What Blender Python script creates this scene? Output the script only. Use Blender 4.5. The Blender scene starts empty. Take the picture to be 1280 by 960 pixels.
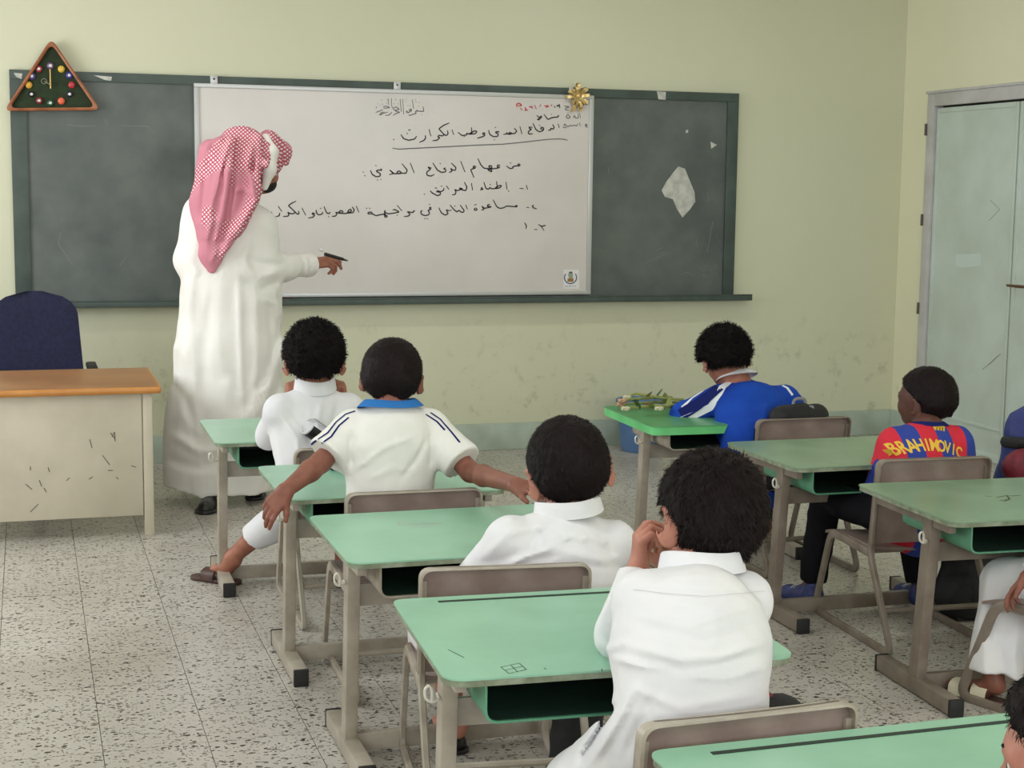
import bpy, bmesh, math, random
import numpy as np
from mathutils import Vector, Matrix, Euler, noise as mnoise
C = bpy.context.scene.collection
PI = math.pi
# ------------------------------------------------------------------ camera
FPX, PITCH, YAW, ROLL, CAMH = 1920.0, 0.12387, 0.30622, 0.01138, 1.5
_F = Vector((math.sin(YAW)*math.cos(PITCH), math.cos(YAW)*math.cos(PITCH), -math.sin(PITCH)))
_R0 = Vector((math.cos(YAW), -math.sin(YAW), 0.0)); _U0 = _R0.cross(_F)
_R = _R0*math.cos(ROLL) + _U0*math.sin(ROLL); _U = -_R0*math.sin(ROLL) + _U0*math.cos(ROLL)
EYE = Vector((0, 0, CAMH))
cam_data = bpy.data.cameras.new('camera'); cam = bpy.data.objects.new('camera', cam_data); C.objects.link(cam)
cam_data.sensor_width = 36.0; cam_data.lens = FPX/1280*36.0; cam_data.clip_start = 0.05; cam_data.clip_end = 60
m = Matrix((( _R.x, _U.x, -_F.x, 0), (_R.y, _U.y, -_F.y, 0), (_R.z, _U.z, -_F.z, CAMH), (0, 0, 0, 1)))
cam.matrix_world = m
bpy.context.scene.camera = cam
def _ray(px, py): return _F + _R*((px-640)/FPX) - _U*((py-480)/FPX)
def Gz(px, py, z):                       # point on the horizontal plane z
    d = _ray(px, py); return EYE + d*((z-CAMH)/d.z)
def Vy(px, py, y):                       # point on the plane parallel to the board wall
    d = _ray(px, py); return EYE + d*(y/d.y)
def Sx(px, py, x):                       # point on a plane parallel to the door wall
    d = _ray(px, py); return EYE + d*(x/d.x)
# ------------------------------------------------------------------ world, light, exposure
sc = bpy.context.scene
sc.view_settings.view_transform = 'Standard'; sc.view_settings.look = 'None'
sc.view_settings.gamma = 1.0; sc.view_settings.use_curve_mapping = False
sc.view_settings.exposure = -0.70
w = bpy.data.worlds.new('world'); sc.world = w; w.use_nodes = True
w.node_tree.nodes['Background'].inputs[0].default_value = (0.80, 0.90, 1.0, 1)
w.node_tree.nodes['Background'].inputs[1].default_value = 1.0
def area(name, loc, rot, sx, sy, power, col):
    l = bpy.data.lights.new(name, 'AREA'); l.shape = 'RECTANGLE'; l.size = sx; l.size_y = sy
    l.energy = power; l.color = col
    o = bpy.data.objects.new(name, l); C.objects.link(o); o.location = loc; o.rotation_euler = rot
    return o
XL, XR, YB, YF, ZC = -2.0, 5.24, 8.536, -2.2, 3.1      # room
# daylight through the windows of the left wall
WIN = [(-1.0, 0.8), (1.9, 3.7), (5.3, 7.5)]
for i, (a, b) in enumerate(WIN):
    area('window_daylight', (XL-0.12, (a+b)/2, 1.75), (0, -PI/2, 0), 1.3, b-a-.1, (18, 50, 128)[i], (0.96, 0.97, 1.0))
# daylight through the rear wall's high windows
for i, xx in enumerate((-0.4, 2.0, 4.2)):
    area('window_daylight', (xx, YF-0.1, 2.0), (PI/2, 0, 0), 1.5, 1.2, (100, 84, 66)[i], (0.98, 0.98, 1.0))
# unseen fill lamps added under the ceiling to even out the light
FILLS = [(0.6, 6.9), (3.2, 6.9), (0.6, 3.4), (3.2, 3.4), (0.6, 0.2), (3.2, 0.2)]
for i, (x, y) in enumerate(FILLS):
    area('ceiling_fill', (x, y, 3.0), (0, 0, 0), 1.2, .12, (9, 17, 24, 18, 14, 8)[i], (1.0, 0.99, 0.97))
# ------------------------------------------------------------------ helpers
def col(r, g, b):                        # sRGB 0-255 to linear
    f = lambda c: (c/255/12.92) if c <= 10.3 else (((c/255)+.055)/1.055)**2.4
    return (f(r), f(g), f(b), 1)
def mat(name, c, rough=.6, c2=None, scale=8., bump=0., bscale=60., metal=0., spec=.5, detail=4., mix=1.0, sheen=0.):
    m = bpy.data.materials.new(name); m.use_nodes = True; nt = m.node_tree; b = nt.nodes['Principled BSDF']
    b.inputs['Base Color'].default_value = c; b.inputs['Roughness'].default_value = rough
    b.inputs['Metallic'].default_value = metal; b.inputs['Specular IOR Level'].default_value = spec
    if sheen: b.inputs['Sheen Weight'].default_value = sheen
    tc = nt.nodes.new('ShaderNodeTexCoord')
    if c2 is not None:
        n = nt.nodes.new('ShaderNodeTexNoise'); n.inputs['Scale'].default_value = scale; n.inputs['Detail'].default_value = detail
        nt.links.new(tc.outputs['Object'], n.inputs['Vector'])
        r = nt.nodes.new('ShaderNodeMapRange'); r.inputs[1].default_value = .35; r.inputs[2].default_value = .68
        r.inputs[4].default_value = mix
        nt.links.new(n.outputs['Fac'], r.inputs[0])
        x = nt.nodes.new('ShaderNodeMix'); x.data_type = 'RGBA'
        x.inputs[6].default_value = c; x.inputs[7].default_value = c2
        nt.links.new(r.outputs[0], x.inputs[0]); nt.links.new(x.outputs[2], b.inputs['Base Color'])
    if bump:
        n2 = nt.nodes.new('ShaderNodeTexNoise'); n2.inputs['Scale'].default_value = bscale; n2.inputs['Detail'].default_value = 5
        nt.links.new(tc.outputs['Object'], n2.inputs['Vector'])
        bp = nt.nodes.new('ShaderNodeBump'); bp.inputs['Strength'].default_value = bump; bp.inputs['Distance'].default_value = .004
        nt.links.new(n2.outputs['Fac'], bp.inputs['Height']); nt.links.new(bp.outputs['Normal'], b.inputs['Normal'])
    return m
class MB:
    """collects shapes into one bmesh"""
    def __init__(s): s.bm = bmesh.new()
    def box(s, lo, hi, bev=0.0, rot=None, pivot=None, seg=2):
        lo, hi = Vector(lo), Vector(hi)
        r = bmesh.ops.create_cube(s.bm, size=1.0, matrix=Matrix.Translation((lo+hi)/2) @ Matrix.Diagonal((*(hi-lo), 1)))
        vs = r['verts']
        if bev:
            es = list({e for v in vs for e in v.link_edges})
            rb = bmesh.ops.bevel(s.bm, geom=es, offset=bev, segments=seg, affect='EDGES', profile=.6)
            vs = list({v for f in rb['faces'] for v in f.verts} | {v for v in vs if v.is_valid})
        if rot is not None:
            bmesh.ops.transform(s.bm, matrix=Matrix.Translation(pivot) @ rot @ Matrix.Translation(-Vector(pivot)), verts=[v for v in vs if v.is_valid])
        return s
    def prism(s, pts, axis, a, b):
        """extrude closed 2-D outline along axis ('x','y','z') from a to b"""
        mk = {'x': lambda p, t: (t, p[0], p[1]), 'y': lambda p, t: (p[0], t, p[1]), 'z': lambda p, t: (p[0], p[1], t)}[axis]
        v0 = [s.bm.verts.new(mk(p, a)) for p in pts]; v1 = [s.bm.verts.new(mk(p, b)) for p in pts]
        n = len(pts)
        s.bm.faces.new(v0); s.bm.faces.new(list(reversed(v1)))
        for i in range(n): s.bm.faces.new((v0[i], v1[i], v1[(i+1) % n], v0[(i+1) % n]))
        return s
    def tube(s, path, r, n=10, cap=True, flat=None):
        """round or elliptical tube along path; r scalar or list; flat=(dir, factor) squashes along dir"""
        P = [Vector(p) for p in path]; k = len(P)
        R = r if isinstance(r, (list, tuple)) else [r]*k
        rings = []; up = None
        for i, p in enumerate(P):
            t = (P[min(i+1, k-1)] - P[max(i-1, 0)]).normalized()
            if up is None: up = Vector((0, 0, 1)) if abs(t.z) < .9 else Vector((1, 0, 0))
            a = t.cross(up)
            if a.length < 1e-6: a = t.cross(Vector((1, .3, 0)))
            a.normalize(); b = t.cross(a).normalized(); up = -b if (-b).dot(up) > 0 else b
            a = t.cross(up).normalized(); b = up
            ring = []
            for j in range(n):
                o = (a*math.cos(2*PI*j/n) + b*math.sin(2*PI*j/n))*R[i]
                if flat: d = Vector(flat[0]).normalized(); o -= d*(o.dot(d))*(1-flat[1])
                ring.append(s.bm.verts.new(p+o))
            rings.append(ring)
        for i in range(k-1):
            for j in range(n): s.bm.faces.new((rings[i][j], rings[i][(j+1) % n], rings[i+1][(j+1) % n], rings[i+1][j]))
        if cap: s.bm.faces.new(list(reversed(rings[0]))); s.bm.faces.new(rings[-1])
        return s
    def lathe(s, prof, c=(0, 0, 0), n=24, cap=True):
        rings = []
        for r, z in prof: rings.append([s.bm.verts.new((c[0]+r*math.cos(2*PI*j/n), c[1]+r*math.sin(2*PI*j/n), c[2]+z)) for j in range(n)])
        for i in range(len(prof)-1):
            for j in range(n): s.bm.faces.new((rings[i][j], rings[i][(j+1) % n], rings[i+1][(j+1) % n], rings[i+1][j]))
        if cap: s.bm.faces.new(list(reversed(rings[0]))); s.bm.faces.new(rings[-1])
        return s
    def ball(s, c, r, u=16, v=10, sq=(1, 1, 1), rot=None):
        mt = Matrix.Translation(c) @ (rot.to_4x4() if rot else Matrix()) @ Matrix.Diagonal((r*sq[0], r*sq[1], r*sq[2], 1))
        bmesh.ops.create_uvsphere(s.bm, u_segments=u, v_segments=v, radius=1, matrix=mt); return s
    def ribbon(s, pts, wd, nrm, off=0.001, th=.0006):
        """flat ink stroke: pts 3-D on a plane with normal nrm"""
        P = [Vector(p) for p in pts]; nrm = Vector(nrm)
        k = len(P); L, Rr = [], []
        for i in range(k):
            t = (P[min(i+1, k-1)]-P[max(i-1, 0)]); t = t.normalized() if t.length > 0 else Vector((1, 0, 0))
            sd = t.cross(nrm).normalized()*wd/2*(1 if 0 < i < k-1 else .65)
            L.append(s.bm.verts.new(P[i]+sd+nrm*off)); Rr.append(s.bm.verts.new(P[i]-sd+nrm*off))
        for i in range(k-1): s.bm.faces.new((L[i], L[i+1], Rr[i+1], Rr[i]))
        return s
    def grid(s, rows):
        """rows: list of lists of points"""
        V = [[s.bm.verts.new(p) for p in r] for r in rows]
        for i in range(len(V)-1):
            for j in range(len(V[0])-1): s.bm.faces.new((V[i][j], V[i][j+1], V[i+1][j+1], V[i+1][j]))
        return s
    def build(s, name, m, parent=None, smooth=True, angle=40):
        bmesh.ops.recalc_face_normals(s.bm, faces=s.bm.faces)
        me = bpy.data.meshes.new(name); s.bm.to_mesh(me); s.bm.free()
        if m: me.materials.append(m)
        if smooth:
            me.shade_smooth(); me.set_sharp_from_angle(angle=math.radians(angle))
        o = bpy.data.objects.new(name, me); C.objects.link(o)
        if parent: o.parent = parent
        return o
def tag(o, label=None, cat=None, group=None, kind=None):
    if label: o['label'] = label
    if cat: o['category'] = cat
    if group: o['group'] = group
    if kind: o['kind'] = kind
    return o
def empty(name, loc=(0, 0, 0), rz=0.0, **kw):
    o = bpy.data.objects.new(name, None); C.objects.link(o); o.location = loc; o.rotation_euler = (0, 0, rz)
    o.empty_display_size = .1
    return tag(o, **kw)
def copy_tree(o, parent=None):
    c = o.copy(); C.objects.link(c)
    if parent: c.parent = parent
    for ch in [x for x in o.children]: copy_tree(ch, c)
    return c
def arc_pts(pts, r, n=5, closed=False):
    """fillet the corners of a 2-D/3-D polyline"""
    P = [Vector(p) for p in pts]; out = []
    k = len(P)
    for i in range(k):
        if not closed and i in (0, k-1): out.append(P[i]); continue
        a, b, c = P[i-1], P[i], P[(i+1) % k]
        rr = r[i] if isinstance(r, (list, tuple)) else r
        d1 = (a-b); d2 = (c-b); q = min(rr, d1.length*.49, d2.length*.49)
        p1 = b+d1.normalized()*q; p2 = b+d2.normalized()*q
        for t in range(n+1):
            u = t/n; out.append(p1*(1-u)**2 + b*2*u*(1-u) + p2*u*u)
    return out
def strap(mb, path, ax, wd, th):
    """flat bar along a path lying in the plane normal to ax: wd in-plane, th along ax"""
    P = [Vector(p) for p in path]; k = len(P); ax = Vector(ax); rings = []
    for i in range(k):
        t = (P[min(i+1, k-1)]-P[max(i-1, 0)]).normalized(); n = t.cross(ax).normalized()
        e = .72
        rings.append([mb.bm.verts.new(P[i]+n*wd/2*a+ax*th/2*b) for a, b in ((1, e), (e, 1), (-e, 1), (-1, e), (-1, -e), (-e, -1), (e, -1), (1, -e))])
    for i in range(k-1):
        for j in range(8): mb.bm.faces.new((rings[i][j], rings[i][(j+1) % 8], rings[i+1][(j+1) % 8], rings[i+1][j]))
    mb.bm.faces.new(rings[0]); mb.bm.faces.new(list(reversed(rings[-1])))

# ------------------------------------------------------------------ materials
def wall_mat(name, c, cdirt, zdirt=.75):
    m = bpy.data.materials.new(name); m.use_nodes = True; nt = m.node_tree; b = nt.nodes['Principled BSDF']; L = nt.links.new
    b.inputs['Roughness'].default_value = .42; b.inputs['Specular IOR Level'].default_value = .3
    tc = nt.nodes.new('ShaderNodeTexCoord'); sep = nt.nodes.new('ShaderNodeSeparateXYZ'); L(tc.outputs['Object'], sep.inputs[0])
    n1 = nt.nodes.new('ShaderNodeTexNoise'); n1.inputs['Scale'].default_value = 2.2; n1.inputs['Detail'].default_value = 7; L(tc.outputs['Object'], n1.inputs[0])
    n2 = nt.nodes.new('ShaderNodeTexNoise'); n2.inputs['Scale'].default_value = 9; n2.inputs['Detail'].default_value = 8; n2.inputs['Roughness'].default_value = .75; L(tc.outputs['Object'], n2.inputs[0])
    # general mottling
    r1 = nt.nodes.new('ShaderNodeMapRange'); r1.inputs[1].default_value = .3; r1.inputs[2].default_value = .7; r1.inputs[3].default_value = 0; r1.inputs[4].default_value = .18; L(n1.outputs['Fac'], r1.inputs[0])
    mx = nt.nodes.new('ShaderNodeMix'); mx.data_type = 'RGBA'; mx.inputs[6].default_value = c; mx.inputs[7].default_value = cdirt; L(r1.outputs[0], mx.inputs[0])
    # scuffs worn in at the height of children and chairs
    rz = nt.nodes.new('ShaderNodeMapRange'); rz.inputs[1].default_value = zdirt+.12; rz.inputs[2].default_value = zdirt-.3; L(sep.outputs['Z'], rz.inputs[0])
    r2 = nt.nodes.new('ShaderNodeMapRange'); r2.inputs[1].default_value = .55; r2.inputs[2].default_value = .72; r2.inputs[4].default_value = .38; L(n2.outputs['Fac'], r2.inputs[0])
    mu = nt.nodes.new('ShaderNodeMath'); mu.operation = 'MULTIPLY'; L(rz.outputs[0], mu.inputs[0]); L(r2.outputs[0], mu.inputs[1])
    mx2 = nt.nodes.new('ShaderNodeMix'); mx2.data_type = 'RGBA'; mx2.inputs[7].default_value = col(92, 88, 62); L(mx.outputs[2], mx2.inputs[6]); L(mu.outputs[0], mx2.inputs[0])
    L(mx2.outputs[2], b.inputs['Base Color'])
    bp = nt.nodes.new('ShaderNodeBump'); bp.inputs['Strength'].default_value = .12; bp.inputs['Distance'].default_value = .004
    n3 = nt.nodes.new('ShaderNodeTexNoise'); n3.inputs['Scale'].default_value = 35; L(tc.outputs['Object'], n3.inputs[0]); L(n3.outputs['Fac'], bp.inputs['Height']); L(bp.outputs[0], b.inputs['Normal'])
    return m
M = {}
M['wall'] = wall_mat('wall_paint', col(213, 214, 188), col(198, 200, 170))
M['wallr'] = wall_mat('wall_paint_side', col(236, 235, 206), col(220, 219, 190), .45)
M['base'] = mat('baseboard_paint', col(186, 200, 188), .5, col(166, 178, 162), 6, .2, 30)
M['tube'] = mat('fill_tube_glass', col(240, 240, 236), .3)
M['ceil'] = mat('ceiling_paint', col(232, 232, 222), .8, col(222, 222, 210), 2)
M['door'] = mat('door_paint', col(204, 218, 212), .3, col(192, 204, 194), 3.5, .1, 25, spec=.5)
M['doorframe'] = mat('door_frame_paint', col(204, 202, 204), .4, col(182, 182, 180), 6)
M['dark'] = mat('dark_gap', col(28, 26, 24), .8)
M['board'] = mat('chalkboard', col(98, 106, 101), .5, col(78, 86, 84), 5, .1, 50, detail=8)
M['boardf'] = mat('chalkboard_frame', col(72, 86, 80), .5, col(60, 72, 68), 9, .1, 40)
M['white'] = mat('whiteboard_enamel', col(212, 207, 203), .25, col(205, 201, 196), 3, 0, 10, spec=.6)
M['alu'] = mat('aluminium_trim', col(190, 192, 192), .35, None, metal=.4)
M['ink'] = mat('black_ink', col(42, 42, 46), .5)
M['inkred'] = mat('red_ink', col(196, 60, 70), .5)
M['inkgrey'] = mat('grey_ink', col(105, 105, 108), .5)
M['paper'] = mat('paper_scrap', col(206, 206, 198), .8, col(168, 172, 166), 20)
M['chalk'] = mat('chalk_dust', col(118, 126, 122), .9)
M['beige'] = mat('beige_enamel', col(176, 168, 154), .4, col(154, 144, 130), 14, .1, 40, detail=6)
M['beiged'] = mat('beige_enamel_worn', col(138, 128, 116), .42, col(118, 106, 94), 14, .1, 40, detail=6)
M['cap'] = mat('black_rubber', col(30, 30, 32), .6)
M['edge'] = mat('worn_edge', col(150, 160, 138), .5, col(112, 122, 98), 25, .15, 60)
M['taupe'] = mat('taupe_panel', col(150, 134, 126), .45, col(126, 108, 102), 10, .15, 30, detail=7)
M['wirew'] = mat('white_wire', col(216, 212, 200), .35, metal=.2)
def desk_green(name, c, c2, c3):
    m = mat(name, c, .3, c2, 7, .06, 60, spec=.55, detail=8)
    return m
M['green'] = desk_green('green_laminate', col(150, 200, 172), col(140, 190, 162), None)
M['greenb'] = desk_green('bright_green_laminate', col(96, 170, 110), col(86, 156, 100), None)
M['greeng'] = desk_green('dull_green_laminate', col(132, 164, 134), col(120, 150, 120), None)
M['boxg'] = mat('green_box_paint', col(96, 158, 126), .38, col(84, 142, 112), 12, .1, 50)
M['boxd'] = mat('box_shade_green', col(36, 66, 54), .6, col(24, 46, 38), 10)
M['groove'] = mat('pencil_groove_dark', col(34, 50, 40), .7)
M['wood'] = mat('oak_veneer', col(178, 130, 86), .3, col(158, 112, 70), 3, .08, 80, detail=8)
M['wooded'] = mat('oak_edge', col(206, 142, 72), .35, col(188, 124, 58), 9)
M['cream'] = mat('cream_steel', col(212, 204, 184), .45, col(200, 192, 172), 5, .08, 30, detail=7)
M['scuff'] = mat('scuff_mark', col(96, 88, 78), .8)
M['navy'] = mat('navy_fabric', col(28, 32, 66), .95, col(20, 22, 50), 60, .5, 350, sheen=.2)
M['blackp'] = mat('black_plastic', col(26, 26, 28), .45)
# terrazzo
def terrazzo():
    m = bpy.data.materials.new('terrazzo'); m.use_nodes = True; nt = m.node_tree; b = nt.nodes['Principled BSDF']; L = nt.links.new
    b.inputs['Roughness'].default_value = .3; b.inputs['Specular IOR Level'].default_value = .4
    g = nt.nodes.new('ShaderNodeNewGeometry'); oi = nt.nodes.new('ShaderNodeObjectInfo')
    pos = nt.nodes.new('ShaderNodeVectorMath'); pos.operation = 'ADD'; L(g.outputs['Position'], pos.inputs[0])
    rv = nt.nodes.new('ShaderNodeVectorMath'); rv.operation = 'SCALE'; rv.inputs[0].default_value = (7, 3, 5); L(oi.outputs['Random'], rv.inputs[3]); L(rv.outputs[0], pos.inputs[1])
    def chips(scale, th, seed, stretch):
        mp = nt.nodes.new('ShaderNodeMapping'); mp.inputs[1].default_value = (seed, seed*2, 0); mp.inputs[3].default_value = stretch; L(pos.outputs[0], mp.inputs[0])
        nz = nt.nodes.new('ShaderNodeTexNoise'); nz.inputs['Scale'].default_value = scale*.8; L(mp.outputs[0], nz.inputs[0])
        ad = nt.nodes.new('ShaderNodeMix'); ad.data_type = 'VECTOR'; ad.inputs[0].default_value = .025; L(mp.outputs[0], ad.inputs[4]); L(nz.outputs['Color'], ad.inputs[5])
        v = nt.nodes.new('ShaderNodeTexVoronoi'); v.inputs['Scale'].default_value = scale; L(ad.outputs[1], v.inputs[0])
        # chip size differs from cell to cell
        sp = nt.nodes.new('ShaderNodeSeparateColor'); L(v.outputs['Color'], sp.inputs[0])
        mr = nt.nodes.new('ShaderNodeMapRange'); mr.inputs[1].default_value = .35; mr.inputs[2].default_value = 1.; mr.inputs[3].default_value = 0.; mr.inputs[4].default_value = th; L(sp.outputs[0], mr.inputs[0])
        lt = nt.nodes.new('ShaderNodeMath'); lt.operation = 'LESS_THAN'; L(v.outputs['Distance'], lt.inputs[0]); L(mr.outputs[0], lt.inputs[1])
        return lt, sp
    a, sa = chips(62, .42, 3.1, (.8, 1.15, 1)); c, scc = chips(105, .50, 8.7, (.8, 1.1, 1)); d, sd = chips(52, .42, 5.3, (1.1, .9, 1))
    mottle = nt.nodes.new('ShaderNodeTexNoise'); mottle.inputs['Scale'].default_value = 1.6; mottle.inputs['Detail'].default_value = 6; L(g.outputs['Position'], mottle.inputs[0])
    rr = nt.nodes.new('ShaderNodeMapRange'); rr.inputs[1].default_value = .35; rr.inputs[2].default_value = .7; L(mottle.outputs['Fac'], rr.inputs[0])
    m0 = nt.nodes.new('ShaderNodeMix'); m0.data_type = 'RGBA'; m0.inputs[6].default_value = col(196, 192, 184); m0.inputs[7].default_value = col(176, 170, 160); L(rr.outputs[0], m0.inputs[0])
    m1 = nt.nodes.new('ShaderNodeMix'); m1.data_type = 'RGBA'; m1.inputs[7].default_value = col(150, 142, 130); L(m0.outputs[2], m1.inputs[6]); L(d.outputs[0], m1.inputs[0])
    m2 = nt.nodes.new('ShaderNodeMix'); m2.data_type = 'RGBA'; m2.inputs[7].default_value = col(98, 92, 86); L(m1.outputs[2], m2.inputs[6]); L(c.outputs[0], m2.inputs[0])
    m3 = nt.nodes.new('ShaderNodeMix'); m3.data_type = 'RGBA'; m3.inputs[7].default_value = col(52, 50, 50); L(m2.outputs[2], m3.inputs[6]); L(a.outputs[0], m3.inputs[0])
    L(m3.outputs[2], b.inputs['Base Color'])
    return m
M['terrazzo'] = terrazzo()
M['grout'] = mat('tile_grout', col(112, 106, 94), .9)

# ------------------------------------------------------------------ the room
T = .15
# floor: a grout bed with single terrazzo tiles
fl = MB(); fl.box((XL, YF, -.1), (XR, YB, -.003)); floor = fl.build('floor', M['grout'], smooth=False); tag(floor, kind='structure')
TX, TY = .278, .2835; X0, Y0 = .160, 4.389
rnd = random.Random(4)
tiles = []
for i in range(-12, 22):
    for j in range(-28, 20):
        x0, x1, y0, y1 = X0+i*TX, X0+(i+1)*TX, Y0+j*TY, Y0+(j+1)*TY
        x0, x1, y0, y1 = max(x0, XL), min(x1, XR), max(y0, YF), min(y1, YB)
        if x1-x0 < .02 or y1-y0 < .02: continue
        cx, cy = (x0+x1)/2, (y0+y1)/2
        d = Vector((cx, cy, 0))-EYE; z = d.dot(_F)
        vis = False
        if z > .5:
            px = 640+FPX*d.dot(_R)/z; py = 480-FPX*d.dot(_U)/z
            vis = -30 < px < 1310 and py < 1010
        full = abs(x1-x0-TX) < 1e-6 and abs(y1-y0-TY) < 1e-6
        tiles.append((vis, z, x0, x1, y0, y1, full))
tiles.sort(key=lambda t: (not t[0], t[1]))
tmesh = None; rest = MB(); g = .0011
for k, (vis, z, x0, x1, y0, y1, full) in enumerate(tiles):
    if vis and k < 300:
        if full and tmesh:
            o = bpy.data.objects.new('tile', tmesh); C.objects.link(o)
        else:
            wx, wy = (x1-x0)/2-g, (y1-y0)/2-g
            b_ = MB(); b_.box((-wx, -wy, -.02), (wx, wy, 0)); b_.bm.faces.ensure_lookup_table()
            o = b_.build('tile', M['terrazzo'], smooth=False)
            if full: tmesh = o.data
        o.location = ((x0+x1)/2, (y0+y1)/2, rnd.uniform(-.0005, .0002)); o.parent = floor
    else:
        rest.box((x0+g, y0+g, -.02), (x1-g, y1-g, 0))
o = rest.build('tile_field', M['terrazzo'], floor, smooth=False); tag(o, kind='stuff')
b_ = MB(); b_.box((XL-T, YF-T, ZC), (XR+T, YB+T, ZC+.12)); tag(b_.build('ceiling', M['ceil'], smooth=False), kind='structure')
b_ = MB(); b_.box((XL-T, YB, -.1), (XR+T, YB+T, ZC)); tag(b_.build('wall_back', M['wall'], smooth=False), kind='structure')
for (x, y), wh in zip(FILLS, ('above the teacher', 'above the front right of the class', 'above the left column of desks', 'above the right column of desks', 'behind the camera on the left', 'behind the camera on the right')):
    t_ = empty('fill_batten', (x, y, 3.02), label='added ceiling fill batten '+wh, cat='lamp', group='ceiling lights')  # out-of-view batten made up to go with the added fill lamp
    b_ = MB(); b_.box((-.62, -.07, 0), (.62, .07, ZC-3.02), .004); b_.build('housing', M['ceil'], t_)
    b_ = MB(); b_.tube([(-.6, 0, .0), (.6, 0, .0)], .014, 8); b_.build('tube', M['tube'], t_)
# left wall with three window openings
b_ = MB(); Z0, Z1 = 1.0, 2.45
ys = [YF-T]+[v for ab in WIN for v in ab]+[YB]
for i in range(0, len(ys), 2): b_.box((XL-T, ys[i], -.1), (XL, ys[i+1], ZC))
for a, b in WIN: b_.box((XL-T, a, -.1), (XL, b, Z0)); b_.box((XL-T, a, Z1), (XL, b, ZC))
tag(b_.build('wall_left', M['wall'], smooth=False), kind='structure')
def window(n, lo, hi, axis):
    wobj = MB(); (u0, z0), (u1, z1) = lo, hi
    def bx(u0, z0, u1, z1, d0=.03, d1=.08):
        if axis == 'x': wobj.box((XL-d1, u0, z0), (XL-d0, u1, z1))
        else: wobj.box((u0, YF-d1, z0), (u1, YF-d0, z1))
    bx(u0, z0, u0+.05, z1); bx(u1-.05, z0, u1, z1); bx(u0, z0, u1, z0+.05); bx(u0, z1-.05, u1, z1); bx((u0+u1)/2-.025, z0, (u0+u1)/2+.025, z1)
    tag(wobj.build('window_%d' % n, M['doorframe'], smooth=False), kind='structure')
for i, (a, b) in enumerate(WIN): window(i+1, (a, Z0), (b, Z1), 'x')
# rear wall behind the camera with three high windows
b_ = MB(); rw = [(-1.2, .4), (1.2, 2.8), (3.4, 5.0)]; xs = [XL-T]+[v for ab in rw for v in ab]+[XR+T]
for i in range(0, len(xs), 2): b_.box((xs[i], YF-T, -.1), (xs[i+1], YF, ZC))
for a, b in rw: b_.box((a, YF-T, -.1), (b, YF, 1.35)); b_.box((a, YF-T, 2.65), (b, YF, ZC))
tag(b_.build('wall_rear', M['wall'], smooth=False), kind='structure')
for i, (a, b) in enumerate(rw): window(i+4, (a, 1.35), (b, 2.65), 'y')
# right wall with the double door
DY1, DY0, DZ = 8.225, 6.50, 2.118
b_ = MB(); b_.box((XR, YF-T, -.1), (XR+T, DY0, ZC)); b_.box((XR, DY1, -.1), (XR+T, YB, ZC)); b_.box((XR, DY0, DZ), (XR+T, DY1, ZC))
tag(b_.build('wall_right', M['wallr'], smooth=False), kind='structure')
b_ = MB(); b_.box((XL, YB-.022, 0), (XR, YB, .157), .004); tag(b_.build('baseboard_back', M['base']), kind='structure')
b_ = MB(); b_.box((XR-.022, DY1, 0), (XR, YB-.022, .157), .004); b_.box((XR-.022, YF, 0), (XR, DY0, .157), .004); tag(b_.build('baseboard_right', M['base']), kind='structure')
b_ = MB(); b_.box((XL, YF, 0), (XL+.02, YB-.022, .157), .004); tag(b_.build('baseboard_left', M['base']), kind='structure')
# door frame, leaves, hinges, handle
door = MB(); FW = .075
door.box((XR-.03, DY1-FW, 0), (XR+.10, DY1, DZ), .004); door.box((XR-.03, DY0, 0), (XR+.10, DY0+FW, DZ), .004); door.box((XR-.03, DY0+FW, DZ-FW), (XR+.10, DY1-FW, DZ), .004)
door = door.build('door_1', M['doorframe']); tag(door, kind='structure')
b_ = MB(); b_.box((XR-.038, DY0-.012, DZ), (XR-.002, DY1+.012, DZ+.016), .003); b_.build('trim', M['doorframe'], door)
YM = 7.335
def leaf(y0, y1, glazed):
    b = MB(); st = .028
    z1 = DZ-FW-.012; x0, x1 = XR-.012, XR+.03
    b.box((x0, y0, .002), (x1, y0+st, z1), .003); b.box((x0, y1-st, .002), (x1, y1, z1), .003)
    b.box((x0, y0+st, .002), (x1, y1-st, .05), .003); b.box((x0, y0+st, z1-st), (x1, y1-st, z1), .003); b.box((x0, y0+st, .185), (x1, y1-st, .205), .003)
    lf = b.build('door_leaf', M['door'], door)
    b = MB()
    b.box((x0+.007, y0+st, .05), (x1-.006, y1-st, .185)); b.box((x0+.007, y0+st, .205), (x1-.006, y1-st, z1-st)); b.build('panel', M['door'], lf, smooth=False)
    return lf
l1 = leaf(YM+.006, DY1-FW-.006, False); l2 = leaf(DY0+FW+.006, YM-.006, True)
b_ = MB(); b_.box((XR+.033, DY0+.01, 0), (XR+.045, DY1-.01, DZ-FW)); b_.box((XR+.02, YM-.01, .002), (XR+.034, YM+.01, DZ-FW-.012)); b_.build('gap_shade', M['dark'], door, smooth=False)  # dark sheet and strip: shade of the leaf gaps given as colour
for (px, py) in ((1167, 162), (1160, 275), (1153, 385)):
    z = Sx(px, py, XR).z; b_ = MB(); b_.tube([(XR-.036, DY1-.004, z-.035), (XR-.036, DY1-.004, z+.035)], .008, 8); b_.build('hinge', M['scuff'], door)
hz = Sx(1262, 357, XR-.06).z; hp = Sx(1277, 357, XR-.06)
b_ = MB(); b_.tube([(XR-.01, hp.y-.01, hz), (XR-.055, hp.y-.01, hz), (XR-.06, hp.y+.02, hz), (XR-.06, hp.y+.13, hz)], [.008, .008, .009, .007], 10); b_.box((XR-.018, hp.y-.03, hz-.10), (XR-.01, hp.y+.008, hz+.06), .003)
b_.build('door_handle', mat('bronze', col(120, 92, 70), .4, metal=.7), door)
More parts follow.
